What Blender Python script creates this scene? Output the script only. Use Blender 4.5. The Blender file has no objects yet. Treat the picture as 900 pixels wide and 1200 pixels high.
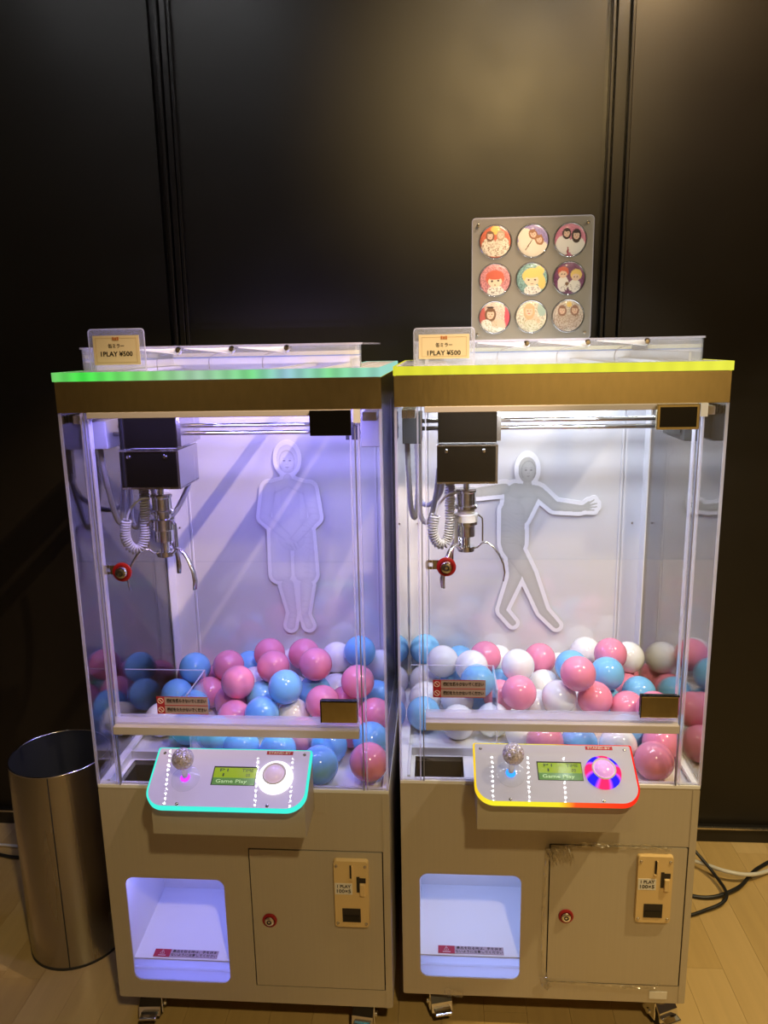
import bpy, bmesh, math, random
import numpy as np
from mathutils import Vector, Matrix, Euler
random.seed(4)
SC = bpy.context.scene
COL = SC.collection
PI = math.pi

# ------------------------------------------------------------------ camera
YAW, PITCH, ROLL = math.radians(4.194), math.radians(12.150), math.radians(-1.088)
CAM = Vector((0, 0, 1.4536)); FPX = 907.74
FZ = -.018          # floor level
fwd = Vector((-math.sin(YAW)*math.cos(PITCH), math.cos(YAW)*math.cos(PITCH), -math.sin(PITCH)))
rgt0 = Vector((math.cos(YAW), math.sin(YAW), 0)); up0 = rgt0.cross(fwd)
RGT = rgt0*math.cos(ROLL)+up0*math.sin(ROLL); UPV = -rgt0*math.sin(ROLL)+up0*math.cos(ROLL)
cd = bpy.data.cameras.new('camera'); cam = bpy.data.objects.new('camera', cd); COL.objects.link(cam)
cd.sensor_fit = 'HORIZONTAL'; cd.sensor_width = 36; cd.lens = FPX/900*36; cd.clip_start = .02
mw = Matrix((RGT, UPV, -fwd)).transposed().to_4x4(); mw.translation = CAM
cam.matrix_world = mw
SC.camera = cam
SC.view_settings.view_transform = 'Standard'; SC.view_settings.look = 'None'
SC.view_settings.exposure = 0.0; SC.view_settings.gamma = 1
SC.cycles.max_bounces = 10; SC.cycles.transparent_max_bounces = 24
SC.cycles.diffuse_bounces = 4; SC.cycles.glossy_bounces = 6
SC.cycles.caustics_reflective = False; SC.cycles.caustics_refractive = False
SC.cycles.sample_clamp_indirect = 4.0
SC.cycles.use_denoising = True

# ------------------------------------------------------------------ world and room lamps
W = bpy.data.worlds.new('world'); SC.world = W; W.use_nodes = True
W.node_tree.nodes['Background'].inputs[0].default_value = (1, .78, .5, 1)
W.node_tree.nodes['Background'].inputs[1].default_value = .03
def lamp(name, kind, loc, energy, color, target=None, size=.05, size_y=None, angle=60, blend=.6, parent=None):
    l = bpy.data.lights.new(name, kind); l.energy = energy; l.color = color
    if kind == 'AREA':
        l.shape = 'RECTANGLE'; l.size = size; l.size_y = size_y or size
    else:
        l.shadow_soft_size = size
    if kind == 'SPOT': l.spot_size = math.radians(angle); l.spot_blend = blend
    o = bpy.data.objects.new(name, l); COL.objects.link(o); o.location = loc
    if target is not None:
        o.rotation_euler = (Vector(target)-Vector(loc)).to_track_quat('-Z', 'Y').to_euler()
    if parent: o.parent = parent
    return o
WARM = (1.0, .76, .38)
lamp('ceiling_spot_wall', 'SPOT', (.32, .30, 2.62), 120, (1, .68, .28), (.14, 2.1, 2.08), .08, angle=34, blend=1)
lamp('ceiling_spot_right', 'SPOT', (.62, 1.65, 2.62), 38, (1, .66, .32), (.70, 2.1, 2.25), .05, angle=80, blend=1)
lamp('ceiling_spot_floor', 'SPOT', (1.45, .9, 2.65), 165, WARM, (1.1, 1.75, 0), .04, angle=62, blend=.7)
lamp('ceiling_spot_front', 'SPOT', (.45, -.5, 2.65), 112, WARM, (.0, 1.2, .1), .06, angle=70, blend=.8)
lamp('front_wall_fill', 'SPOT', (1.0, -1.2, 2.65), 320, WARM, (1.1, -2.4, 1.2), .08, angle=95, blend=1)  # added spots brighten the unseen front wall mirrored in the head bands
lamp('front_wall_fill', 'SPOT', (-1.5, -1.3, 2.65), 45, WARM, (-1.5, -2.4, 1.1), .08, angle=90, blend=1)
lamp('ceiling_spot_streak', 'SPOT', (.66, .80, 2.62), 170, (1, .72, .50), (-.42, 1.8, 1.1), .012, angle=34, blend=.5)
lamp('ceiling_spot_streak', 'SPOT', (1.45, .85, 2.62), 90, (1, .86, .66), (.25, 1.85, 1.1), .02, angle=34, blend=.5)

# ------------------------------------------------------------------ helpers
def tag(o, label=None, cat=None, group=None, kind=None):
    if label: o['label'] = label
    if cat: o['category'] = cat
    if group: o['group'] = group
    if kind: o['kind'] = kind
    return o
def empty(name, loc=(0, 0, 0), rz=0, **k):
    o = bpy.data.objects.new(name, None); COL.objects.link(o); o.location = loc; o.rotation_euler = (0, 0, rz)
    o.empty_display_size = .05
    return tag(o, **k)
def link(name, me, mat=None, parent=None, smooth=False, loc=None):
    if mat is not None:
        for m in (mat if isinstance(mat, (list, tuple)) else [mat]): me.materials.append(m)
    if smooth:
        for p in me.polygons: p.use_smooth = True
    o = bpy.data.objects.new(name, me); COL.objects.link(o)
    if parent: o.parent = parent
    if loc is not None: o.location = loc
    return o
def tomesh(name, bm):
    me = bpy.data.meshes.new(name); bmesh.ops.recalc_face_normals(bm, faces=bm.faces[:]); bm.to_mesh(me); bm.free(); return me
def addbox(bm, x0, x1, y0, y1, z0, z1, bev=0, seg=2):
    vs = [bm.verts.new((x, y, z)) for x in (x0, x1) for y in (y0, y1) for z in (z0, z1)]
    fs = [(0, 1, 3, 2), (4, 6, 7, 5), (0, 4, 5, 1), (2, 3, 7, 6), (0, 2, 6, 4), (1, 5, 7, 3)]
    F = [bm.faces.new([vs[i] for i in f]) for f in fs]
    if bev:
        es = {e for f in F for e in f.edges}
        bmesh.ops.bevel(bm, geom=list(es), offset=bev, segments=seg, affect='EDGES', profile=.5)
def box(name, b, mat, parent, bev=0, seg=2, smooth=False):
    bm = bmesh.new(); addbox(bm, *b, bev=bev, seg=seg); return link(name, tomesh(name, bm), mat, parent, smooth)
def boxes(name, bs, mat, parent, bev=0, join=False, xf=None):
    """one object per box (siblings); join=True merges touching or tiny pieces. Returns the first."""
    first = None
    groups = [bs] if join else [[b] for b in bs]
    for g in groups:
        bm = bmesh.new()
        for b in g: addbox(bm, *b, bev=bev)
        o = link(name, tomesh(name, bm), mat, parent)
        if xf is not None: o.matrix_basis = xf
        
        first = first or o
    return first
def rrect(x0, x1, z0, z1, r, n=6):
    pts = []
    rs = r if isinstance(r, (list, tuple)) else [r]*4          # bl, br, tr, tl
    for (cx, cz, a, q) in ((x0, z0, PI, rs[0]), (x1, z0, 1.5*PI, rs[1]), (x1, z1, 0, rs[2]), (x0, z1, .5*PI, rs[3])):
        sx = 1 if cx == x0 else -1; sz = 1 if cz == z0 else -1
        if q < 1e-6: pts.append((cx, cz)); continue
        for k in range(n+1):
            t = a+k*(PI/2)/n
            pts.append((cx+sx*q+q*math.cos(t), cz+sz*q+q*math.sin(t)))
    return pts
def slab(name, outer, holes, t0, t1, mat, parent, axes='xz', smooth=False):
    """flat plate with holes: outline in two axes, thickness t0..t1 along the third"""
    bm = bmesh.new(); loops = []
    def P(a, b, t):
        return (a, t, b) if axes == 'xz' else ((a, b, t) if axes == 'xy' else (t, a, b))
    for L in [outer]+holes:
        vs = [bm.verts.new(P(a, b, t0)) for a, b in L]
        es = [bm.edges.new((vs[i], vs[(i+1) % len(vs)])) for i in range(len(vs))]
        loops.append((vs, es))
    if holes:
        bmesh.ops.triangle_fill(bm, use_beauty=True, edges=[e for _, es in loops for e in es])
    else:
        bm.faces.new(loops[0][0])
    r = bmesh.ops.extrude_face_region(bm, geom=bm.faces[:])
    d = Vector(P(0, 0, t1))-Vector(P(0, 0, t0))
    bmesh.ops.translate(bm, verts=[g for g in r['geom'] if isinstance(g, bmesh.types.BMVert)], vec=d)
    return link(name, tomesh(name, bm), mat, parent, smooth)
def addtube(bm, pts, r, seg=8, closed=False, radii=None):
    pts = [Vector(p) for p in pts]; n = len(pts); rings = []
    prev = None
    for i, p in enumerate(pts):
        t = (pts[min(i+1, n-1)]-pts[max(i-1, 0)]).normalized() if not closed else (pts[(i+1) % n]-pts[i-1]).normalized()
        if prev is None:
            a = Vector((0, 0, 1)) if abs(t.z) < .9 else Vector((1, 0, 0)); u = t.cross(a).normalized()
        else:
            u = (prev-t*prev.dot(t)).normalized()
        prev = u; v = t.cross(u); rr = radii[i] if radii else r
        rings.append([bm.verts.new(p+(u*math.cos(2*PI*k/seg)+v*math.sin(2*PI*k/seg))*rr) for k in range(seg)])
    m = n if closed else n-1
    for i in range(m):
        A, B = rings[i], rings[(i+1) % n]
        for k in range(seg): bm.faces.new((A[k], A[(k+1) % seg], B[(k+1) % seg], B[k]))
    if not closed:
        bm.faces.new(rings[0][::-1]); bm.faces.new(rings[-1])
def tube(name, pts, r, mat, parent=None, seg=8, radii=None, closed=False):
    bm = bmesh.new(); addtube(bm, pts, r, seg, closed, radii); return link(name, tomesh(name, bm), mat, parent, True)
def smoothpath(pts, n=8):
    P = [Vector(p) for p in pts]; P = [P[0]]+P+[P[-1]]; out = []
    for i in range(1, len(P)-2):
        for k in range(n):
            t = k/n; a, b, c, d = P[i-1], P[i], P[i+1], P[i+2]
            out.append(.5*((2*b)+(-a+c)*t+(2*a-5*b+4*c-d)*t*t+(-a+3*b-3*c+d)*t**3))
    out.append(P[-2]); return out
def lathe_bm(bm, prof, seg=32, M=None):
    rings = []
    for r, z in prof:
        if r < 1e-6: rings.append([bm.verts.new((0, 0, z))])
        else: rings.append([bm.verts.new((r*math.cos(2*PI*k/seg), r*math.sin(2*PI*k/seg), z)) for k in range(seg)])
    for A, B in zip(rings, rings[1:]):
        for k in range(seg):
            q = [A[k % len(A)], A[(k+1) % len(A)], B[(k+1) % len(B)], B[k % len(B)]]
            q = [v for i, v in enumerate(q) if v not in q[:i]]
            if len(q) > 2: bm.faces.new(q)
    if M is not None: bmesh.ops.transform(bm, matrix=M, verts=bm.verts[:])
def lathe(name, prof, mat, parent=None, loc=(0, 0, 0), seg=32, rot=None, smooth=True):
    bm = bmesh.new(); lathe_bm(bm, prof, seg); me = tomesh(name, bm)
    o = link(name, me, mat, parent, False, loc)
    if smooth: me.polygons.foreach_set('use_smooth', [True]*len(me.polygons)); me.set_sharp_from_angle(angle=math.radians(40))
    if rot is not None: o.rotation_euler = rot
    return o
FACE = (PI/2, 0, 0)                       # lathe axis turned towards the front (-y)
def text(name, body, size, mat, parent, loc, rot=FACE, width=None, depth=.0002, bold=0.0, xs=1.0):
    c = bpy.data.curves.new('t', 'FONT'); c.body = body; c.size = size; c.align_x = 'CENTER'; c.align_y = 'CENTER'
    c.extrude = depth; c.offset = bold; c.resolution_u = 2
    o = bpy.data.objects.new('t', c); COL.objects.link(o); bpy.context.view_layer.update()
    me = bpy.data.meshes.new_from_object(o.evaluated_get(bpy.context.evaluated_depsgraph_get()))
    bpy.data.objects.remove(o); bpy.data.curves.remove(c)
    co = np.empty(len(me.vertices)*3); me.vertices.foreach_get('co', co); co = co.reshape(-1, 3)
    if len(co):
        w = co[:, 0].max()-co[:, 0].min(); k = (width/w) if width else xs
        co[:, 0] = (co[:, 0]-(co[:, 0].max()+co[:, 0].min())/2)*k
        me.vertices.foreach_set('co', co.ravel()); me.update()
    me.materials.clear()
    t = link(name, me, mat, parent, False, loc); t.rotation_euler = rot
    return t

# ------------------------------------------------------------------ materials
def mat(name, color=(.8, .8, .8), rough=.5, metal=0, emit=None, es=0, coat=0, spec=.5, alpha=None):
    m = bpy.data.materials.new(name); m.use_nodes = True; b = m.node_tree.nodes['Principled BSDF']
    b.inputs['Base Color'].default_value = (*color, 1); b.inputs['Roughness'].default_value = rough
    b.inputs['Metallic'].default_value = metal; b.inputs['Coat Weight'].default_value = coat
    b.inputs['Coat Roughness'].default_value = .05; b.inputs['Specular IOR Level'].default_value = spec
    if emit: b.inputs['Emission Color'].default_value = (*emit, 1); b.inputs['Emission Strength'].default_value = es
    return m
def noisy(m, scale=(40, 40, 40), amount=.15, bump=0.0, detail=4, rough=None):
    nt = m.node_tree; N = nt.nodes; L = nt.links; b = N['Principled BSDF']
    tc = N.new('ShaderNodeTexCoord'); mp = N.new('ShaderNodeMapping'); mp.inputs['Scale'].default_value = scale
    nz = N.new('ShaderNodeTexNoise'); nz.inputs['Detail'].default_value = detail; nz.inputs['Scale'].default_value = 1
    L.new(tc.outputs['Object'], mp.inputs[0]); L.new(mp.outputs[0], nz.inputs['Vector'])
    c = b.inputs['Base Color'].default_value[:]
    mx = N.new('ShaderNodeMixRGB'); mx.inputs[1].default_value = (*[v*(1-amount) for v in c[:3]], 1)
    mx.inputs[2].default_value = (*[min(1, v*(1+amount)) for v in c[:3]], 1)
    L.new(nz.outputs[0], mx.inputs[0]); L.new(mx.outputs[0], b.inputs['Base Color'])
    if bump:
        bp = N.new('ShaderNodeBump'); bp.inputs['Strength'].default_value = bump; bp.inputs['Distance'].default_value = .002
        L.new(nz.outputs[0], bp.inputs['Height']); L.new(bp.outputs[0], b.inputs['Normal'])
    if rough:
        mr = N.new('ShaderNodeMapRange'); mr.inputs['To Min'].default_value = rough[0]; mr.inputs['To Max'].default_value = rough[1]
        L.new(nz.outputs[0], mr.inputs['Value']); L.new(mr.outputs[0], b.inputs['Roughness'])
    return m
def clear(name, tint=(.97, .98, 1), ior=1.5, haze=0.0, hcol=(.9, .9, .95), rough=0.0, gain=1.0):
    m = bpy.data.materials.new(name); m.use_nodes = True; nt = m.node_tree; N = nt.nodes; L = nt.links; N.clear()
    out = N.new('ShaderNodeOutputMaterial'); tr = N.new('ShaderNodeBsdfTransparent'); tr.inputs[0].default_value = (*tint, 1)
    gl = N.new('ShaderNodeBsdfGlossy'); gl.inputs['Roughness'].default_value = rough; gl.inputs[0].default_value = (1, 1, 1, 1)
    fr = N.new('ShaderNodeFresnel'); ge = N.new('ShaderNodeNewGeometry'); mr = N.new('ShaderNodeMapRange')
    mr.inputs['To Min'].default_value = ior; mr.inputs['To Max'].default_value = 1/ior
    L.new(ge.outputs['Backfacing'], mr.inputs['Value']); L.new(mr.outputs[0], fr.inputs['IOR'])
    mx = N.new('ShaderNodeMixShader')
    if gain != 1:
        mu = N.new('ShaderNodeMath'); mu.operation = 'MULTIPLY'; mu.inputs[1].default_value = gain; mu.use_clamp = True
        L.new(fr.outputs[0], mu.inputs[0]); L.new(mu.outputs[0], mx.inputs[0])
    else: L.new(fr.outputs[0], mx.inputs[0])
    base = tr
    if haze:
        df = N.new('ShaderNodeBsdfDiffuse'); df.inputs[0].default_value = (*hcol, 1)
        tl = N.new('ShaderNodeBsdfTranslucent'); tl.inputs[0].default_value = (*hcol, 1)
        a = N.new('ShaderNodeAddShader'); L.new(df.outputs[0], a.inputs[0]); L.new(tl.outputs[0], a.inputs[1])
        h = N.new('ShaderNodeMixShader'); h.inputs[0].default_value = haze
        L.new(tr.outputs[0], h.inputs[1]); L.new(a.outputs[0], h.inputs[2]); base = h
    L.new(base.outputs[0], mx.inputs[1]); L.new(gl.outputs[0], mx.inputs[2]); L.new(mx.outputs[0], out.inputs[0])
    return m
def glow(name, color, strength):
    m = bpy.data.materials.new(name); m.use_nodes = True; N = m.node_tree.nodes; N.clear()
    e = N.new('ShaderNodeEmission'); e.inputs[0].default_value = (*color, 1); e.inputs[1].default_value = strength
    o = N.new('ShaderNodeOutputMaterial'); m.node_tree.links.new(e.outputs[0], o.inputs[0]); return m
def glow_ramp(name, stops, lo, hi, strength, axis=0, ripple=0):
    """light-emitting acrylic edge whose LEDs change colour along one local axis"""
    m = bpy.data.materials.new(name); m.use_nodes = True; nt = m.node_tree; N = nt.nodes; L = nt.links; N.clear()
    tc = N.new('ShaderNodeTexCoord'); sp = N.new('ShaderNodeSeparateXYZ'); mr = N.new('ShaderNodeMapRange')
    mr.inputs['From Min'].default_value = lo; mr.inputs['From Max'].default_value = hi
    rp = N.new('ShaderNodeValToRGB'); el = rp.color_ramp.elements
    el[0].position, el[0].color = stops[0][0], (*stops[0][1], 1); el[1].position, el[1].color = stops[-1][0], (*stops[-1][1], 1)
    for p, c in stops[1:-1]:
        e = el.new(p); e.color = (*c, 1)
    em = N.new('ShaderNodeEmission'); em.inputs[1].default_value = strength; o = N.new('ShaderNodeOutputMaterial')
    L.new(tc.outputs['Object'], sp.inputs[0]); L.new(sp.outputs[axis], mr.inputs['Value']); L.new(mr.outputs[0], rp.inputs[0])
    if ripple:
        w = N.new('ShaderNodeMath'); w.operation = 'MULTIPLY'; w.inputs[1].default_value = 2*PI/.033
        s = N.new('ShaderNodeMath'); s.operation = 'SINE'; a = N.new('ShaderNodeMath'); a.operation = 'MULTIPLY_ADD'
        a.inputs[1].default_value = ripple*strength; a.inputs[2].default_value = strength
        L.new(sp.outputs[axis], w.inputs[0]); L.new(w.outputs[0], s.inputs[0]); L.new(s.outputs[0], a.inputs[0]); L.new(a.outputs[0], em.inputs[1])
    L.new(rp.outputs[0], em.inputs[0]); L.new(em.outputs[0], o.inputs[0]); return m
M = {}
M['black_panel'] = noisy(mat('black_panel', (.0100, .0074, .0038), .40, spec=.42), (6, 6, 6), .15, .04, rough=(.38, .5))
M['black_trim'] = mat('black_trim', (.012, .010, .008), .3)
M['plaster'] = mat('plaster', (.30, .24, .17), .8)
M['ceiling'] = mat('ceiling_paint', (.10, .09, .08), .9)
M['body'] = noisy(mat('silver_paint', (.53, .47, .37), .42, .30), (300, 300, 3), .05, rough=(.38, .48))
M['inner_dark'] = mat('inner_dark', (.02, .02, .02), .7)
M['white'] = mat('white_panel', (.80, .80, .82), .35)
M['back_white'] = mat('glossy_white_back', (.70, .70, .73), .09, spec=.5)
M['back_white'].node_tree.nodes['Principled BSDF'].inputs['IOR'].default_value = 2.0
M['profile'] = mat('white_profile', (.72, .72, .75), .3)
M['acrylic'] = clear('clear_acrylic', (.975, .98, .99), 1.50, gain=1.15)
M['edge'] = clear('acrylic_edge', (.9, .9, .95), 1.5, haze=.26, hcol=(.75, .75, .85))
M['reflection_streak'] = clear('streak_white', (.9, .92, .95), 1.5, haze=.6, hcol=(.9, .9, .95), gain=2)
M['lid'] = clear('clear_lid', (.95, .96, .98), 1.5, haze=.13, hcol=(.85, .9, 1.0), gain=2.4)
M['board'] = clear('board_acrylic', (.80, .80, .78), 1.5, haze=.28, hcol=(.42, .40, .35))
M['film'] = clear('crumpled_film', (.95, .93, .88), 1.6, haze=.16, hcol=(.5, .46, .36), rough=.08, gain=3.0)
M['chrome'] = mat('chrome', (.80, .79, .77), .12, 1)
M['steel'] = noisy(mat('brushed_steel', (.62, .58, .52), .26, 1), (60, 60, 1.2), .10, rough=(.2, .32))
M['bin'] = noisy(mat('bin_steel', (.44, .41, .34), .24, 1), (14, 14, 1.0), .15, rough=(.18, .34))
M['bin_in'] = mat('bin_inside', (.10, .11, .13), .35, .8)
M['gold'] = noisy(mat('gold_mirror', (.80, .68, .36), .13, 1), (90, 5, 30), .12, .05, rough=(.06, .22))
M['black_mirror'] = mat('black_mirror', (.0022, .002, .0018), .03, 0, spec=.5)
M['bar'] = mat('satin_bar', (.58, .53, .50), .35, .15)
M['rubber'] = mat('rubber', (.02, .02, .02), .6)
M['red'] = mat('red_ring', (.30, .010, .015), .35)
M['red_label'] = mat('red_label', (.42, .02, .04), .4)
M['blue_strip'] = mat('blue_strip', (.10, .22, .55), .4)
M['cream_strip'] = mat('cream_strip', (.70, .66, .42), .4)
M['groove'] = mat('grey_groove', (.22, .22, .28), .3)
def opal():
    m = bpy.data.materials.new('opal_acrylic'); m.use_nodes = True; N = m.node_tree.nodes; L = m.node_tree.links; N.clear()
    a = N.new('ShaderNodeBsdfDiffuse'); a.inputs[0].default_value = (.55, .55, .6, 1); b = N.new('ShaderNodeBsdfTranslucent'); b.inputs[0].default_value = (.85, .85, .9, 1)
    x = N.new('ShaderNodeMixShader'); x.inputs[0].default_value = .6; o = N.new('ShaderNodeOutputMaterial')
    L.new(a.outputs[0], x.inputs[1]); L.new(b.outputs[0], x.inputs[2]); L.new(x.outputs[0], o.inputs[0]); return m
M['opal'] = opal()
M['cream'] = mat('cream_plastic', (.72, .52, .24), .35)
M['card'] = mat('cream_card', (.78, .66, .42), .5)
M['card_line'] = mat('card_line', (.55, .40, .20), .5)
M['brown_ink'] = mat('brown_ink', (.45, .16, .05), .5)
M['ink'] = mat('black_ink', (.02, .015, .012), .5)
M['label_pale'] = mat('label_pale', (.44, .34, .37), .4)
M['sticker_white'] = mat('sticker_white', (.75, .72, .66), .5)
M['coil'] = mat('grey_coil', (.40, .39, .38), .4)
M['hose'] = mat('grey_hose', (.35, .34, .34), .45)
M['white_ring'] = mat('white_ring', (.72, .70, .68), .4)
M['cable_black'] = mat('cable_black', (.012, .012, .012), .4)
M['cable_white'] = mat('cable_white', (.62, .60, .52), .45)
M['lcd'] = mat('lcd', (.10, .15, .02), .1, emit=(.30, .42, .02), es=.75)
M['lcd_low'] = mat('lcd_low', (.08, .14, .04), .1, emit=(.08, .20, .06), es=.8)
M['lcd_ink'] = mat('lcd_ink', (.02, .05, .01), .3)
M['lcd_pale'] = mat('lcd_pale', (.4, .5, .3), .3, emit=(.35, .5, .25), es=.8)
def glitter():
    m = mat('glitter', (.78, .72, .90), .25, .30); nt = m.node_tree; N = nt.nodes; L = nt.links; b = N['Principled BSDF']
    v = N.new('ShaderNodeTexVoronoi'); v.inputs['Scale'].default_value = 430; tc = N.new('ShaderNodeTexCoord')
    L.new(tc.outputs['Object'], v.inputs['Vector'])
    sub = N.new('ShaderNodeVectorMath'); sub.operation = 'SUBTRACT'; sub.inputs[1].default_value = (.5, .5, .5)
    sc = N.new('ShaderNodeVectorMath'); sc.operation = 'SCALE'; sc.inputs['Scale'].default_value = 1.3
    ge = N.new('ShaderNodeNewGeometry'); ad = N.new('ShaderNodeVectorMath'); nm = N.new('ShaderNodeVectorMath'); nm.operation = 'NORMALIZE'
    L.new(v.outputs['Color'], sub.inputs[0]); L.new(sub.outputs[0], sc.inputs[0]); L.new(sc.outputs[0], ad.inputs[0])
    L.new(ge.outputs['Normal'], ad.inputs[1]); L.new(ad.outputs[0], nm.inputs[0]); L.new(nm.outputs[0], b.inputs['Normal'])
    return m
M['glitter'] = glitter()
def wood():
    out = []
    for i, c in enumerate([(.52, .355, .14), (.55, .38, .155), (.50, .34, .13), (.57, .40, .17)]):
        m = mat('maple_plank', c, .32, spec=.45); out.append(noisy(m, (45, 2.2, 10), .13, rough=(.26, .4)))
    return out
WOOD = wood()
def vcol(name, rough=.4, coat=0):
    m = mat(name, (.8, .8, .8), rough, coat=coat); N = m.node_tree.nodes
    a = N.new('ShaderNodeVertexColor'); a.layer_name = 'print'; m.node_tree.links.new(a.outputs[0], N['Principled BSDF'].inputs['Base Color']); return m
M['print'] = vcol('printed_face', .38)
M['badge'] = vcol('badge_print', .3, .5)

# ------------------------------------------------------------------ the setting
WY = 2.136
floor = box('floor', (-2.6, 2.6, -2.4, WY+.02, FZ-.06, FZ-.012), WOOD[2], None); tag(floor, kind='structure')
pw = .096; nplank = 0; meshes = {}
for i in range(-19, 21):
    y = .15-(i*.37 % 1.1)-.3
    while y < WY:
        ln = random.choice([.9, 1.1, .75]); y1 = min(y+ln, WY); y0 = max(y, .1)
        if y1-y0 > .03 and nplank < 296:
            x0 = i*pw+.0
            bm = bmesh.new(); addbox(bm, 0, pw-.0006, 0, y1-y0-.0006, -.012, 0)
            o = link('plank', tomesh('plank', bm), random.choice(WOOD), floor, loc=(x0, y0, FZ)); nplank += 1
        y += ln
wall = box('wall_back', (-2.6, 2.6, WY+.018, WY+.08, FZ, 2.7), M['black_trim'], None); tag(wall, kind='structure')
for x0, x1 in ((-2.6, -1.93), (-1.925, -.735), (-.685, .412), (.478, 1.59), (1.64, 2.6)):
    box('panel', (x0, x1, WY, WY+.017, .03, 2.7), M['black_panel'], wall)
def post(name, x, w, lean):
    t = empty(name, (x, WY, 0), kind='structure')
    for k, (a, b, d) in enumerate(((-w/2, -w/2+.009, .012), (-w/2+.013, w/2-.013, .007), (w/2-.009, w/2, .012))):
        box('ridge', (a, b, -d, .02, .03, 2.7), M['black_trim'], t, bev=.002)
    t.rotation_euler = (0, lean, 0)
    return t
post('trim_1', -.709, .042, math.radians(.4)); post('trim_2', .444, .056, math.radians(.2))
bb = box('baseboard_back', (-2.6, 2.6, WY-.016, WY+.02, FZ, .032), M['black_trim'], None, bev=.003); tag(bb, kind='structure')
boxes('lip', [(-2.6, 2.6, WY-.024, WY-.016, .028, .034)], M['steel'], bb)
for n, b, m in (('wall_left', (-2.66, -2.6, -2.4, WY+.08, FZ, 2.7), 'plaster'), ('wall_right', (2.6, 2.66, -2.4, WY+.08, FZ, 2.7), 'plaster'),
                ('wall_front', (-2.66, 2.66, -2.46, -2.4, FZ, 2.7), 'plaster'), ('ceiling', (-2.66, 2.66, -2.46, WY+.08, 2.7, 2.76), 'ceiling')):
    tag(box(n, b, M[m], None), kind='structure')
# LED tape lights on the ceiling (their dots mirror in the control panels)
M['led_dot'] = glow('led_dot', (.93, .95, 1), 150)
for nth, x in zip(('first', 'second', 'third', 'fourth', 'fifth', 'sixth'), (-1.22, -.815, -.66, .232, .388, .543)):
    t = empty('ceiling_light', (x, 1.0, 2.69), label=f'{nth} from the left of the ceiling light bars with small white diodes', cat='ceiling light', group='diode light bars on the ceiling')
    box('housing', (-.012, .012, 0, .75, -.004, .01), M['black_trim'], t)
    boxes('diode_row', [(-.0035, .0035, .02+k*.02, .027+k*.02, -.007, -.004) for k in range(36)], M['led_dot'], t, join=True)['kind'] = 'stuff'

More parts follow.
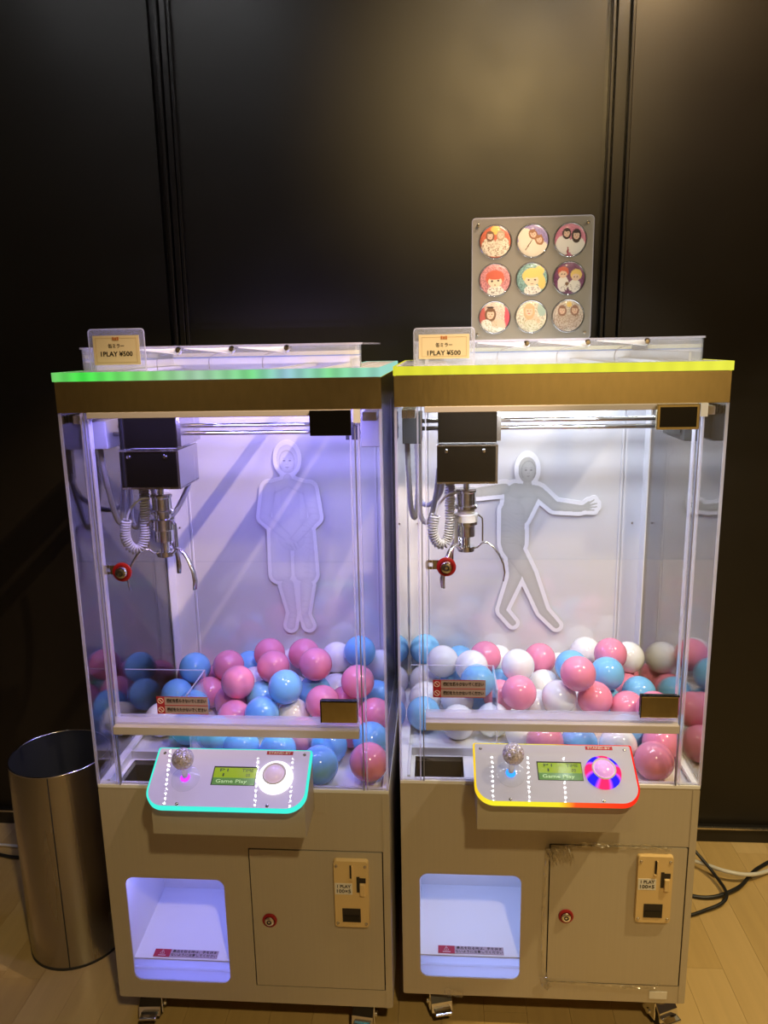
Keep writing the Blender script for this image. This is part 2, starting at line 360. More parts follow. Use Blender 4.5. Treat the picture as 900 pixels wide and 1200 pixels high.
# ------------------------------------------------------------------ the claw machines
def console_frame():
    p0 = Vector((0, -.022, .68)); p1 = Vector((0, -.13, .62)); e = (p1-p0).normalized(); n = Vector((1, 0, 0)).cross(e)
    if n.z < 0: n = -n
    return p0, e, n
def machine(idx, loc, rz, label, cfg):
    t = empty('claw_machine', loc, rz, label=label, cat='claw machine')
    P = lambda *a, **k: box(*a, **k)
    # --- cabinet
    zb, zt = .067, .575
    win = rrect(-.262, -.050, .112, .366, .018); dr = rrect(.006, .286, .110, .444, .001, 1)
    cab = slab('cabinet', rrect(-.30, .30, zb, zt, .004, 2), [win, dr], 0, .003, M['body'], t)
    boxes('cabinet_side', [(-.30, -.2965, .003, .536, zb, zt), (.2965, .30, .003, .536, zb, zt), (-.2965, .2965, .533, .536, zb, zt), (-.2965, .2965, .003, .533, zb, zb+.004)], M['body'], t, join=True)
    boxes('corner_fold', [(.286, .2885, -.0012, 0, zb, zt)], M['body'], cab)
    # --- prize hatch (lit box behind the rounded opening)
    h = boxes('prize_hatch', [(-.268, -.264, .003, .21, .105, .40), (-.004, 0, .003, .21, .105, .40), (-.264, -.004, .205, .209, .172, .40),
                              (-.264, -.004, .003, .209, .103, .105)], M['white'], t, join=True)
    def profile(name, pf, m_, par):
        bm = bmesh.new(); A = [bm.verts.new((-.264, y, z)) for y, z in pf]; B = [bm.verts.new((-.004, y, z)) for y, z in pf]
        bm.faces.new(A); bm.faces.new(B[::-1])
        for k in range(len(pf)): bm.faces.new((A[k], A[(k+1) % len(pf)], B[(k+1) % len(pf)], B[k]))
        return link(name, tomesh(name, bm), m_, par)
    profile('hatch_floor', [(.205, .181), (.011, .158), (.011, .155), (.205, .178)], M['white'], h)
    # opal lip at the front of the hatch floor, with an added hidden fill lamp behind it
    profile('opal_lip', [(.011, .158), (.008, .140), (.003, .138), (.003, .106), (.004, .106), (.004, .137), (.009, .139), (.012, .158)], M['opal'], h)
    lamp('lip_fill', 'AREA', (-.134, .06, .130), cfg['lip_w'], cfg['hatch'], (-.134, 0, .130), .24, .04, parent=t)
    boxes('hatch_ceiling', [(-.264, -.004, .003, .205, .398, .402)], M['white'], h)
    box('hatch_light', (-.25, -.06, .012, .024, .388, .396), glow('hatch_led', cfg['hatch'], 2), h)
    lamp('hatch_lamp', 'AREA', (-.156, .006, .372), 1.2*cfg['hatch_w'], cfg['hatch'], (-.156, .0065, .12), .20, .006, parent=t)
    lamp('hatch_lamp', 'AREA', (-.134, .10, .396), 1.15*cfg['hatch_w'], cfg['hatch'], (-.134, .10, .17), .25, .18, parent=t)
    WX = Matrix.Translation((0, .0147, .1592)) @ Matrix.Rotation(math.atan2(.023, .195), 4, 'X')
    s = box('warning_label', (-.224, -.082, .0, .0190, -.0002, .0004), M['label_pale'], t); s.matrix_basis = WX
    box('red_field', (-.224, -.188, -.0002, .0192, -.0001, .0006), M['red_label'], s)
    text('lettering', '⚠', .010, M['sticker_white'], s, (-.206, .0120, .0008), (0, 0, 0))
    box('underline', (-.214, -.197, .0030, .0043, .0005, .0008), M['sticker_white'], s)
    text('lettering', '景品を取る時は、手を挟ま', .0075, M['ink'], s, (-.135, .0140, .0006), (0, 0, 0), width=.098)
    text('lettering', 'ないように注意してください', .0075, M['ink'], s, (-.135, .0053, .0006), (0, 0, 0), width=.102)
    # --- service door
    boxes('door_recess', [(.003, .289, .02, .022, .105, .449)], M['inner_dark'], t)
    d = slab('service_door', rrect(.0085, .2835, .1125, .4415, .001, 1), [], -.0008, .0022, M['body'], t)
    lk = lathe('lock', [(0, 0), (.0155, 0), (.0155, .003), (.0125, .0045), (.011, .0045)], M['red'], t, (.044, -.0008, .275), 28, FACE)
    lathe('keyhole', [(0, .008), (.006, .0085), (.0095, .007), (.0105, .003)], M['chrome'], lk, (0, 0, 0), 20)
    lathe('key_ring', [(.0025, .0086), (.004, .0092), (.0052, .0086)], M['ink'], lk, (0, 0, 0), 16)
    # coin panel
    cx0, cx1, cz0, cz1 = .183, .256, .272, .427
    bm = bmesh.new(); ol = rrect(cx0, cx1, cz0, cz1, .006, 4); n = len(ol)
    def bow(x, z):
        u = (x-(cx0+cx1)/2)/.0365; k = (z-cz0)/(cz1-cz0)
        return z+(.003*(1-u*u) if k > .9 else (-.0025*(1-u*u) if k < .1 else 0))
    front = [bm.verts.new(((x-.2195)*.96+.2195, -.010, bow((x-.2195)*.96+.2195, (z-.3495)*.98+.3495))) for x, z in ol]
    back = [bm.verts.new((x, -.0008, bow(x, z))) for x, z in ol]
    bm.faces.new(front); bm.faces.new(back[::-1])
    for k in range(n): bm.faces.new((front[k], front[(k+1) % n], back[(k+1) % n], back[k]))
    cp = link('coin_panel', tomesh('coin_panel', bm), M['cream'], t)
    for x in (.190, .249):
        for z in (.281, .415):
            sw = lathe('screw', [(0, .0022), (.0026, .0018), (.0034, 0)], M['steel'], cp, (x, -.010, z), 14, FACE)
    boxes('coin_slot', [(.2175, .2215, -.0108, -.009, .388, .418)], M['ink'], cp)
    boxes('slot_rim', [(.2215, .2235, -.0135, -.0095, .386, .418), (.2165, .2235, -.0135, -.0095, .384, .3875)], M['cream'], cp)
    boxes('return_lever', [(.231, .2375, -.0110, -.009, .356, .392), (.2375, .250, -.0110, -.009, .378, .389)], M['ink'], cp)
    boxes('lever_key', [(.2378, .248, -.0155, -.0095, .350, .3775)], M['cream'], cp, bev=.0012)
    boxes('return_door', [(.200, .238, -.0108, -.009, .285, .317)], M['ink'], cp)
    boxes('return_flap', [(.203, .235, -.0118, -.0106, .287, .301)], M['black_mirror'], cp)
    ps = box('price_sticker', (.186, .222, -.0106, -.0098, .350, .376), M['sticker_white'], t)
    text('lettering', '1 PLAY', .0098, M['ink'], ps, (.205, -.0108, .3685), width=.028, bold=.0002)
    text('lettering', '100×5', .0110, M['ink'], ps, (.2045, -.0108, .3575), width=.029, bold=.0002)
    # --- casters
    for cx, cy, ca in cfg['casters']:
        c = lathe('caster', [(0, .066), (.022, .066), (.022, .062), (.012, .060), (.012, .052), (0, .052)], M['chrome'], t, (cx, cy, FZ), 20); c.scale = (1.35, 1.3, 1.285); c.rotation_euler = (0, 0, math.radians(ca))
        lathe('wheel', [(.006, -.011), (.0215, -.011), (.0235, -.008), (.0235, .008), (.0215, .011), (.006, .011)], M['rubber'], c, (.004, -.006, .0237), 24, (0, PI/2, 0))
        lathe('axle', [(0, -.020), (.005, -.020), (.005, .020), (0, .020)], M['chrome'], c, (.004, -.006, .0237), 12, (0, PI/2, 0))
        # hood bent over the wheel plus a foot brake
        bm = bmesh.new(); pr = [(.020, .035), (.016, .050), (0, .056), (-.018, .053), (-.029, .041), (-.033, .026), (-.030, .024), (-.025, .038), (-.016, .049), (0, .052), (.013, .047), (.016, .035)]
        L0 = [bm.verts.new((-.013, y-.004, z)) for y, z in pr]; L1 = [bm.verts.new((.021, y-.004, z)) for y, z in pr]; q = len(pr)
        for k in range(q): bm.faces.new((L0[k], L0[(k+1) % q], L1[(k+1) % q], L1[k]))
        bm.faces.new(L0[::-1]); bm.faces.new(L1)
        link('hood', tomesh('hood', bm), M['chrome'], c)
        boxes('fork', [(-.014, -.0115, -.022, .010, .018, .052), (.0195, .022, -.022, .010, .018, .052)], M['chrome'], c, bev=.0008)
        box('brake_pedal', (-.010, .018, -.049, -.026, .028, .033), M['chrome'], c, bev=.0018)
    # --- tray around the ball pit and its floor
    boxes('tray_rim', [(-.30, .30, -.001, .012, .575, .583), (-.30, -.286, .012, .536, .575, .583), (.286, .30, .012, .536, .575, .583), (-.286, .286, .524, .536, .575, .583)], M['white'], t, bev=.001, join=True)
    fl = slab('pit_floor', [(-.296, .004), (.296, .004), (.296, .533), (-.296, .533)], [[(-.27, .028), (-.17, .028), (-.17, .122), (-.27, .122)]] , .556, .566, M['white'], t, axes='xy')
    boxes('chute_shaft', [(-.272, -.27, .026, .124, .41, .566), (-.17, -.168, .026, .124, .41, .566), (-.27, -.17, .026, .028, .41, .566), (-.27, -.17, .122, .124, .41, .566), (-.27, -.17, .028, .122, .408, .41)], M['inner_dark'], t, join=True)
    # clear chute guard inside
    g = boxes('chute_guard', [(-.105, -.102, .016, .138, .566, .775), (-.280, -.105, .135, .138, .566, .775)], M['acrylic'], t)
    boxes('guard_edge', [(-.105, -.102, .016, .138, .775, .776), (-.280, -.105, .135, .138, .775, .776), (-.105, -.102, .0155, .0165, .566, .776)], M['edge'], g)
    boxes('guard_frame', [(-.28, -.105, .012, .018, .566, .580), (-.286, -.280, .016, .138, .566, .585), (-.28, -.105, .128, .134, .566, .585), (-.112, -.105, .022, .128, .566, .574)], M['profile'], g, bev=.0008)
    # --- glazing
    for s in (-1, 1):
        a, b = sorted((s*.2965, s*.2995))
        gp = box('side_glass', (a, b, .001, .534, .583, 1.342), M['acrylic'], t)
        a, b = sorted((s*.2955, s*.3005))
        boxes('glass_edge', [(a, b, -.0005, .003, .583, 1.342), (a, b, .531, .535, .583, 1.342)], M['edge'], gp)
        a, b = sorted((s*.259, s*.2955))
        box('corner_glass', (a, b, .0005, .0030, .583, 1.342), M['acrylic'], t)
        a, b = sorted((s*.2415, s*.2440)); c_, d_ = sorted((s*.2500, s*.2520)); e_, f_ = sorted((s*.2560, s*.2590))
        fp = boxes('door_post', [(a, b, -.003, .010, .722, 1.342)], M['edge'], t)
        boxes('post_groove', [(c_, d_, -.002, .006, .583, 1.342)], M['groove'], fp)
        boxes('post_strip', [(e_, f_, -.001, .012, .583, 1.342)], M['edge'], fp)
    box('door_glass', (-.2405, .2405, .0005, .0035, .735, 1.335), M['acrylic'], t)
    lp = box('lower_glass', (-.2495, .2495, .0035, .0065, .583, .712), M['acrylic'], t)
    boxes('glass_edge', [(-.2495, .2495, .0025, .008, .583, .5865)], M['edge'], lp)
    boxes('door_top_rail', [(-.245, .245, -.004, .008, 1.331, 1.342)], M['bar'], t, bev=.001)
    br = box('cross_bar', (-.2465, .2455, -.020, .002, .7045, .7215), M['bar'], t, bev=.0012)
    boxes('glass_channel', [(-.2465, .2455, -.008, .010, .7215, .7255), (-.2465, .2455, -.0065, -.0055, .7255, .737), (-.2465, .2455, .0065, .0075, .7255, .737)], M['edge'], br)
    lc = box('lower_latch', (.172, .242, -.014, -.009, .735, .779), M['gold'], t, bev=.001)
    boxes('latch_frame', [(.1705, .2435, -.0145, -.0085, .779, .7815), (.1705, .172, -.0145, -.0085, .735, .779)], M['black_mirror'], lc)
    boxes('latch_seat', [(.1715, .2425, -.009, .001, .735, .779)], M['inner_dark'], lc)
    uf = boxes('upper_latch', [(.171, .246, -.014, -.005, 1.296, 1.3415)], M['gold'] if idx == 2 else M['black_mirror'], t, bev=.0012)
    if idx == 2: boxes('latch_face', [(.1765, .2405, -.0150, -.0140, 1.3005, 1.3365)], M['black_mirror'], uf)
    boxes('hinge', [(.249, .262, -.006, .004, 1.318, 1.342)], M['profile'], t)
    # white back panel and corner profiles
    bk = box('back_panel', (-.2965, .2965, .528, .533, .566, 1.342), M['back_white'], t)
    for s in (-1, 1):
        a, b = sorted((s*.248, s*.2965)); c_, d_ = sorted((s*.2925, s*.2962)); e_, f_ = sorted((s*.240, s*.2435))
        pr = boxes('corner_profile', [(a, b, .5235, .528, .566, 1.342), (c_, d_, .478, .5235, .566, 1.342)], M['profile'], t, bev=.0008)
        boxes('profile_bead', [(e_, f_, .5245, .528, .566, 1.342)], M['profile'], pr)
        for z in (.65, 1.0, 1.25):
            lathe('screw', [(0, .0025), (.0025, .002), (.0034, 0)], M['chrome'], pr, (s*.272, .5235, z), 12, FACE)
    # --- head: polished band, glowing plate, added streak bars, clear lid
    bd = boxes('head_band', [(-.3004, .3004, -.003, 0, 1.342, 1.399), (-.3004, -.2974, 0, .539, 1.342, 1.399), (.2974, .3004, 0, .539, 1.342, 1.399), (-.2974, .2974, .536, .539, 1.342, 1.399)], M['gold'], t, bev=.0008, join=True)
    tp = slab('top_plate', rrect(-.3006, .3006, -.014, .550, .008, 4), [[(-.262, .03), (.262, .03), (.262, .51), (-.262, .51)]], 1.4002, 1.4150, M['plate_top'], t, axes='xy')
    bm = bmesh.new(); L = rrect(-.3012, .3012, -.0146, .5506, .0085, 4); k = len(L)
    A = [bm.verts.new((x, y, 1.3995)) for x, y in L]; B = [bm.verts.new((x, y, 1.4156)) for x, y in L]
    L2 = rrect(-.297, .297, -.010, .546, .006, 4); A2 = [bm.verts.new((x, y, 1.3995)) for x, y in L2]; B2 = [bm.verts.new((x, y, 1.4156)) for x, y in L2]
    for i in range(k):
        j = (i+1) % k
        bm.faces.new((A[i], A[j], B[j], B[i])); bm.faces.new((B[i], B[j], B2[j], B2[i])); bm.faces.new((A2[i], A2[j], A[j], A[i])); bm.faces.new((B2[i], B2[j], A2[j], A2[i]))
    link('light_edge', tomesh('light_edge', bm), cfg['edge'], tp)
    for a, b in cfg['bars']: box('streak_bar', (a, b, .02, .52, 1.408, 1.414), M['white'], t)  # unseen bars added to cut the spot's light into diagonal streaks
    boxes('lid_liner', [(-.24, .24, .482, .486, 1.4157, 1.431), (-.244, -.24, .05, .486, 1.4157, 1.431), (.24, .244, .05, .486, 1.4157, 1.431)], M['white'], t)
    boxes('blue_strip', [(-.24, .24, .481, .485, 1.4312, 1.4338)], M['blue_strip'], t)
    boxes('cream_strip', [(-.24, .24, .4815, .4855, 1.434, 1.443)], M['cream_strip'], t)
    ld = empty('clear_lid', (0, 0, 0)); ld.parent = t
    LO = rrect(-.262, .262, .014, .50, .03, 8); LI = rrect(-.259, .259, .017, .497, .027, 8)
    slab('lid_wall', LO, [LI], 1.4157, 1.456, M['lid'], ld, axes='xy')
    slab('lid_rim', rrect(-.2645, .2645, .0115, .5025, .032, 8), [LI], 1.456, 1.4595, M['edge'], ld, axes='xy')
    for x in cfg['clips']:
        cl = lathe('lid_clip', [(0, .010), (.004, .0095), (.006, .006), (.0065, 0), (.004, -.004), (0, -.004)], M['chrome'], ld, (x, .0105, 1.4515), 16, FACE)
        tube('reflection_streak', smoothpath([(x, .0085, 1.4495), (x-.03, .0075, 1.4510), (x-.088, .0065, 1.4545)], 5), .002, M['reflection_streak'], ld, 10, radii=[.0068-.0056*min(1, k/9) for k in range(11)])  # tapered shape models the light strip's reflection streak beside each clip
        tube('hook_wire', smoothpath([(x-.050, .030, 1.416), (x-.050, .03, 1.432), (x-.040, .026, 1.442), (x-.006, .020, 1.448)], 6), .0009, M['chrome'], ld, 6)
    # --- control console
    p0, e, n = console_frame()
    R3 = Matrix((Vector((1, 0, 0)), e, n)).transposed()
    CM = Matrix.Translation(p0) @ R3.to_4x4()
    def conp(o): o.parent = t; o.matrix_basis = CM @ o.matrix_basis; return o
    bx = bmesh.new()
    prf = [(-.100, .542), (-.100, .626), (-.022, .668), (-.0035, .668), (-.0035, .542)]
    # console box under the plate (kept in machine space)
    A = [bx.verts.new((-.148, y, z)) for y, z in prf]; B = [bx.verts.new((.149, y, z)) for y, z in prf]; q = len(prf)
    bx.faces.new(A); bx.faces.new(B[::-1])
    for k in range(q): bx.faces.new((A[k], A[(k+1) % q], B[(k+1) % q], B[k]))
    cb = link('console_box', tomesh('console_box', bx), M['body'], t)
    boxes('mounting_flange', [(.149, .172, -.002, 0, .53, .575), (-.172, -.148, -.002, 0, .53, .575)], M['body'], cb)
    # plate: outline in console space (x across, y towards the player)
    o1 = rrect(-.1525, .1525, 0, .124, [.004, .004, .036, .036], 10)
    pl = conp(slab('console_plate', rrect(-.150, .150, .002, .1215, [.003, .003, .034, .034], 10), [], -.011, .0006, cfg['plate'], None, axes='xy'))
    bm = bmesh.new(); L = rrect(-.1535, .1535, 0, .1250, [.004, .004, .037, .037], 10); L2 = rrect(-.1495, .1495, .003, .1210, [.003, .003, .034, .034], 10); k = len(L)
    A = [bm.verts.new((x, y, -.0115)) for x, y in L]; B = [bm.verts.new((x, y, 0)) for x, y in L]
    A2 = [bm.verts.new((x, y, -.0115)) for x, y in L2]; B2 = [bm.verts.new((x, y, 0)) for x, y in L2]
    for i in range(k):
        j = (i+1) % k
        bm.faces.new((A[i], A[j], B[j], B[i])); bm.faces.new((B[i], B[j], B2[j], B2[i])); bm.faces.new((A2[i], A2[j], A[j], A[i])); bm.faces.new((B2[i], B2[j], A2[j], A2[i]))
    conp(link('console_edge_light', tomesh('console_edge_light', bm), cfg['console_edge'], None))
    for x, y in ((-.139, .012), (.139, .010), (-.088, .1175), (.083, .1168)):
        lathe('screw', [(0, .0022), (.0024, .0018), (.0034, .0006)], M['steel'], pl, (x, y, 0), 14)
    z = .0007
    lb = conp(box('standby_label', (.0645, .1165, .004, .0115, z, z+.0004), M['red_label'], None))
    text('lettering', 'STAND-BY', .0062, M['sticker_white'], lb, (.0905, .0078, z+.0006), (0, 0, PI), width=.044, bold=.0001).rotation_euler = (PI, 0, 0)
    sc = boxes('screen', [(-.033, .052, .0385, .078, z, z+.0003)], M['inner_dark'], t, xf=CM)
    boxes('backlight', [(-.031, .051, .0415, .0625, z, z+.0005)], M['lcd'], sc)
    boxes('status_bar', [(-.031, .051, .0625, .077, z, z+.0005)], M['lcd_low'], sc)
    for s_, x, y, w_, m_ in (('P1', -.012, .047, .016, 'lcd_ink'), ('TIME', .034, .047, .022, 'lcd_ink'), ('1', -.012, .057, .003, 'lcd_ink'), ('00', .036, .057, .008, 'lcd_ink'), ('Game Play', .006, .070, .060, 'lcd_pale')):
        text('lettering', s_, .0088 if len(s_) < 9 else .010, M[m_], sc, (x, y, z+.0008), width=w_).rotation_euler = (PI, 0, 0)
    # joystick
    js = conp(lathe('joystick', [(0, .0035), (.012, .0035), (.024, .002), (.0275, .0008), (.0275, 0)], M['lid'], None, (-.084, .066, .0006), 36))
    lathe('base_glow', [(0, .0075), (.007, .0072), (.0095, .0038)], cfg['joy_glow'], js, (0, 0, 0), 24)
    sh = lathe('shaft', [(.0062, .004), (.0056, .02), (.0050, .04)], M['chrome'], js, (0, 0, 0), 18)
    gb = bmesh.new(); bmesh.ops.create_uvsphere(gb, u_segments=36, v_segments=20, radius=.0205)
    o = link('glitter_knob', tomesh('glitter_knob', gb), M['glitter'], js, True, (.003, -.012, .050))
    # the stick stands upright, not square to the sloping plate
    tiltang = math.atan2(e.z, e.y)  # slope of the plate
    sh.rotation_euler = (math.radians(14), math.radians(3), 0)
    # push button
    bt = conp(lathe('push_button', [(.034, .0006), (.0335, .006), (.029, .0135), (.0225, .0175)], cfg['button_ring'], None, (.090, .061, 0), 40))
    lathe('button_collar', [(.0225, .0175), (.021, .019), (.0185, .0165)], M['console_white'], bt, (0, 0, 0), 36)
    lathe('button_cap', [(0, .0245), (.008, .0238), (.015, .021), (.0185, .0165)], cfg['button_cap'], bt, (0, 0, 0), 36)
    # --- warning labels on the door glass
    sx, sz = cfg['sticker']; w2 = .052
    st = boxes('warning_stickers', [(sx-w2, sx+w2, -.0004, .0004, sz-.0185, sz+.0185)], M['label_pale'], t)
    boxes('icon_field', [(sx-w2, sx-w2+.016, -.0008, -.0003, sz+.001, sz+.0182), (sx-w2, sx-w2+.016, -.0008, -.0003, sz-.0182, sz-.001)], M['red_label'], st)
    boxes('divider', [(sx-w2, sx+w2, -.0008, -.0003, sz-.0006, sz+.0006), (sx-w2, sx+w2, -.0008, -.0003, sz+.0178, sz+.0187), (sx-w2, sx+w2, -.0008, -.0003, sz-.0187, sz-.0178)], M['red_label'], st)
    for k, (tx, dz) in enumerate((('機械を揺らさないでください', .0095), ('機械をたたかないでください', -.0095))):
        text('lettering', tx, .0085, M['ink'], st, (sx+.0085, -.0009, sz+dz), width=.080, bold=.0002)
        bm = bmesh.new(); addtube(bm, [(sx-w2+.008+.0055*math.cos(a*PI/8), -.001, sz+dz+.0055*math.sin(a*PI/8)) for a in range(16)], .0006, 5, True)
        addtube(bm, [(sx-w2+.0042, -.001, sz+dz+.0038), (sx-w2+.0118, -.001, sz+dz-.0038)], .0006, 5)
        link('ban_sign', tomesh('ban_sign', bm), M['sticker_white'], st)
    # --- round lock on the door glass
    lk = lathe('door_lock', [(0, 0), (.0185, 0), (.0185, .004), (.0150, .0055), (.0130, .0055)], M['red'], t, (-.205, -.0005, 1.037), 32, FACE)
    lathe('keyhole', [(0, .012), (.007, .0125), (.0105, .011), (.0125, .005)], M['chrome'], lk, (0, 0, 0), 24)
    lathe('key_ring', [(.0028, .0127), (.0045, .0134), (.006, .0127)], M['ink'], lk, (0, 0, 0), 16)
    slab('lock_bracket', rrect(-.245, -.217, 1.030, 1.048, .004, 3), [rrect(-.240, -.231, 1.035, 1.043, .001, 1)], .0038, .006, M['steel'], lk).matrix_parent_inverse = (Matrix.Translation((-.205, -.0005, 1.037)) @ Euler(FACE).to_matrix().to_4x4()).inverted()
    # --- crane
    cr = t
    dx = cfg['crane_dx']
    uc = box('carriage', (-.220+dx, -.106+dx, .075, .20, 1.264, 1.326), M['black_mirror'], cr, bev=.0015)
    boxes('carriage_side', [(-.106+dx, -.098+dx, .078, .20, 1.268, 1.33)], M['steel'], uc)
    mb = box('motor_box', (-.222+dx, -.108+dx, .072, .19, 1.188, 1.259), M['black_mirror'], cr, bev=.001)
    boxes('motor_box_side', [(-.108+dx, -.1035+dx, .072, .19, 1.186, 1.261), (-.222+dx, -.1035+dx, .074, .19, 1.184, 1.188)], M['steel'], mb)
    boxes('box_lip', [(-.222+dx, -.104+dx, .070, .074, 1.259, 1.2615)], M['steel'], mb)
    for x in (-.204, -.131): lathe('screw', [(0, .0035), (.003, .003), (.0045, 0)], M['chrome'], mb, (x+dx, .072, 1.249), 16, FACE)
    for yy, zz in ((.15, 1.3010), (.125, 1.2885)):
        bm = bmesh.new(); addtube(bm, [(-.27, yy, zz), (.27, yy, zz)], .0044, 12); link('cross_rail', tomesh('cross_rail', bm), M['chrome'], cr, True)
    for s in (-1, 1):
        a, b = sorted((s*.262, s*.288)); boxes('side_rail', [(a, b, .03, .50, 1.318, 1.334)], M['steel'], cr, bev=.001)
        a, b = sorted((s*.252, s*.29)); boxes('rail_block', [(a, b, .09, .20, 1.262, 1.318)], M['inner_dark'] if idx == 2 else M['hose'], cr, bev=.0015)
    boxes('pulley_guard', [(.222, .248, .10, .125, 1.275, 1.30)], M['inner_dark'], cr)
    cx, cy = -.163+dx, .122
    cw = empty('claw', (cx, cy, 0)); cw.parent = cr
    Z = lambda prof: [(r, z) for r, z in prof]
    lathe('solenoid', Z([(0, 1.188), (.0058, 1.188), (.0058, 1.166), (.019, 1.166), (.022, 1.1635), (.022, 1.160), (.0195, 1.158), (.0195, 1.134), (.0235, 1.132), (.0235, 1.126), (.019, 1.126), (0, 1.126)]), M['chrome'], cw, (0, 0, 0), 32)
    lathe('white_collar', Z([(.0175, 1.126), (.0175, 1.116), (.024, 1.114), (.024, 1.098), (.0175, 1.096)]), M['white_ring'] if idx == 2 else M['chrome'], cw, (0, 0, 0), 32)
    lathe('plunger', Z([(.024, 1.099), (.0245, 1.093), (.019, 1.090), (.019, 1.068), (.016, 1.066), (.009, 1.066), (.009, 1.046), (.018, 1.046), (.018, 1.036), (0, 1.036)]), M['chrome'], cw, (0, 0, 0), 32)
    for k in range(3):
        a = math.radians(cfg['claw_rot']+120*k); u = Vector((math.cos(a), math.sin(a), 0)); v = Vector((-u.y, u.x, 0))
        def strip(pts, w, th, bm):
            rows = []
            for i, (r, z) in enumerate(pts):
                q0 = pts[max(i-1, 0)]; q1 = pts[min(i+1, len(pts)-1)]; d2 = Vector((q1[0]-q0[0], q1[1]-q0[1])); d2.normalize()
                nx, nz = -d2.y, d2.x
                ww = w if not isinstance(w, list) else w[i]
                rows.append([bm.verts.new(u*(r+nx*sgn*th)+v*(sv*ww)+Vector((0, 0, z+nz*sgn*th))) for sgn, sv in ((1, 1), (1, -1), (-1, -1), (-1, 1))])
            for A_, B_ in zip(rows, rows[1:]):
                for i in range(4): bm.faces.new((A_[i], A_[(i+1) % 4], B_[(i+1) % 4], B_[i]))
            bm.faces.new(rows[0][::-1]); bm.faces.new(rows[-1])
        bm = bmesh.new()
        strip([(.016, 1.110), (.026, 1.112), (.033, 1.106), (.034, 1.092), (.034, 1.058)], .0035, .0015, bm)
        lnk = link('claw_link', tomesh('claw_link', bm), M['steel'], cw)
        bm = bmesh.new()
        P2 = [(.010, 1.040), (.024, 1.044), (.034, 1.054), (.044, 1.055), (.056, 1.046), (.068, 1.030), (.077, 1.010), (.080, .992), (.0775, .974)]
        strip(P2, [.004]*6+[.0045, .0055, .0045], .0014, bm)
        link('claw_finger', tomesh('claw_finger', bm), M['steel'], cw, True)
    # coiled cable hanging beside the claw
    pth = smoothpath([(-.196+dx, .118, 1.182), (-.196+dx, .112, 1.14), (-.197+dx, .105, 1.085), (-.206+dx, .10, 1.058), (-.222+dx, .092, 1.060), (-.231+dx, .088, 1.085), (-.226+dx, .088, 1.118)], 60)
    hel = []; acc = 0; prevp = pth[0]
    for i, p in enumerate(pth):
        acc += (p-prevp).length; prevp = p
        tt = (pth[min(i+1, len(pth)-1)]-pth[max(i-1, 0)]).normalized(); s1 = tt.cross(Vector((0, 1, 0))).normalized(); s2 = tt.cross(s1)
        ph = acc/.0052*2*PI
        hel.append(p+(s1*math.cos(ph)+s2*math.sin(ph))*.0088)
    tube('coiled_cable', hel, .0021, M['coil'], cr, 6)
    tube('claw_wire', smoothpath([(-.226+dx, .088, 1.118), (-.218+dx, .092, 1.14), (-.20+dx, .10, 1.158), (-.182+dx, .108, 1.160)], 6), .0024, M['coil'], cr, 8)
    for pts in ([(-.262, .20, 1.30), (-.262, .21, 1.20), (-.258, .19, 1.10), (-.240, .18, 1.085), (-.225, .18, 1.14), (-.218, .17, 1.20)],
                [(-.27, .34, 1.30), (-.268, .34, 1.20), (-.262, .32, 1.11), (-.240, .28, 1.10), (-.215, .22, 1.14), (-.21, .19, 1.19)],
                [(-.282, .12, 1.28), (-.280, .13, 1.20), (-.276, .15, 1.12), (-.268, .16, 1.10), (-.262, .17, 1.16), (-.258, .18, 1.28)]):
        p_ = smoothpath(pts, 14); tube('hose', p_, .005, M['hose'], cr, 10, radii=[.0052+.0007*(i % 2) for i in range(len(p_))])
    if idx == 1:
        p_ = smoothpath([(-.115, .16, 1.19), (-.118, .15, 1.17), (-.135, .14, 1.135), (-.150, .13, 1.115)], 8); tube('hose', p_, .0055, M['coil'], cr, 10)
    # --- light bars inside the head
    for yy, ex in ((.018, 1), (.50, .35)):
        lb = boxes('light_bar', [(-.235, .235, yy-.006, yy+.006, 1.337, 1.3415)], glow('bar_led', cfg['led'], cfg['led_s']*ex), t)
        lamp('light_bar_lamp', 'AREA', (0, yy+.002, 1.334), cfg['led_w']*ex, cfg['led'], (0, .30 if yy < .2 else .42, .8), .46, .014, parent=t)
    for sx_ in (-1, 1):  # side bars added to soften the rail shadow across the back panel
        boxes('light_bar', [(sx_*.252-.005, sx_*.252+.005, .06, .46, 1.3385, 1.342)], glow('bar_led', cfg['led'], cfg['led_s']*.6), t)
        lamp('light_bar_lamp', 'AREA', (sx_*.252, .26, 1.336), cfg['led_w']*.35, cfg['led'], (sx_*.10, .30, .8), .014, .40, parent=t)
    lamp('top_bar_lamp', 'AREA', (0, .26, 1.35), cfg['roof_w'], cfg['led'], (0, .26, 2), .40, .3, parent=t)
    return t
def console_mats():
    M['console_white'] = mat('console_white', (.74, .74, .76), .06, spec=.6)
    M['plate1'] = mat('plate_glow_white', (.50, .48, .54), .015, spec=.5, emit=(.48, .40, .85), es=.42)  # emission of both plates adds interior spill and reflection to their backlight
    M['plate2'] = mat('plate_glow_cool', (.40, .39, .43), .015, spec=.5, emit=(.58, .56, .72), es=.28)
    M['plate_top'] = mat('frosted_plate', (.78, .78, .76), .25)
console_mats()
LAV = (.33, .28, 1.0); COOL = (.80, .88, 1.0)
seg = []
cols = [(1, .02, .10), (.06, .02, 1), (1, .05, .5), (.05, .02, 1)]
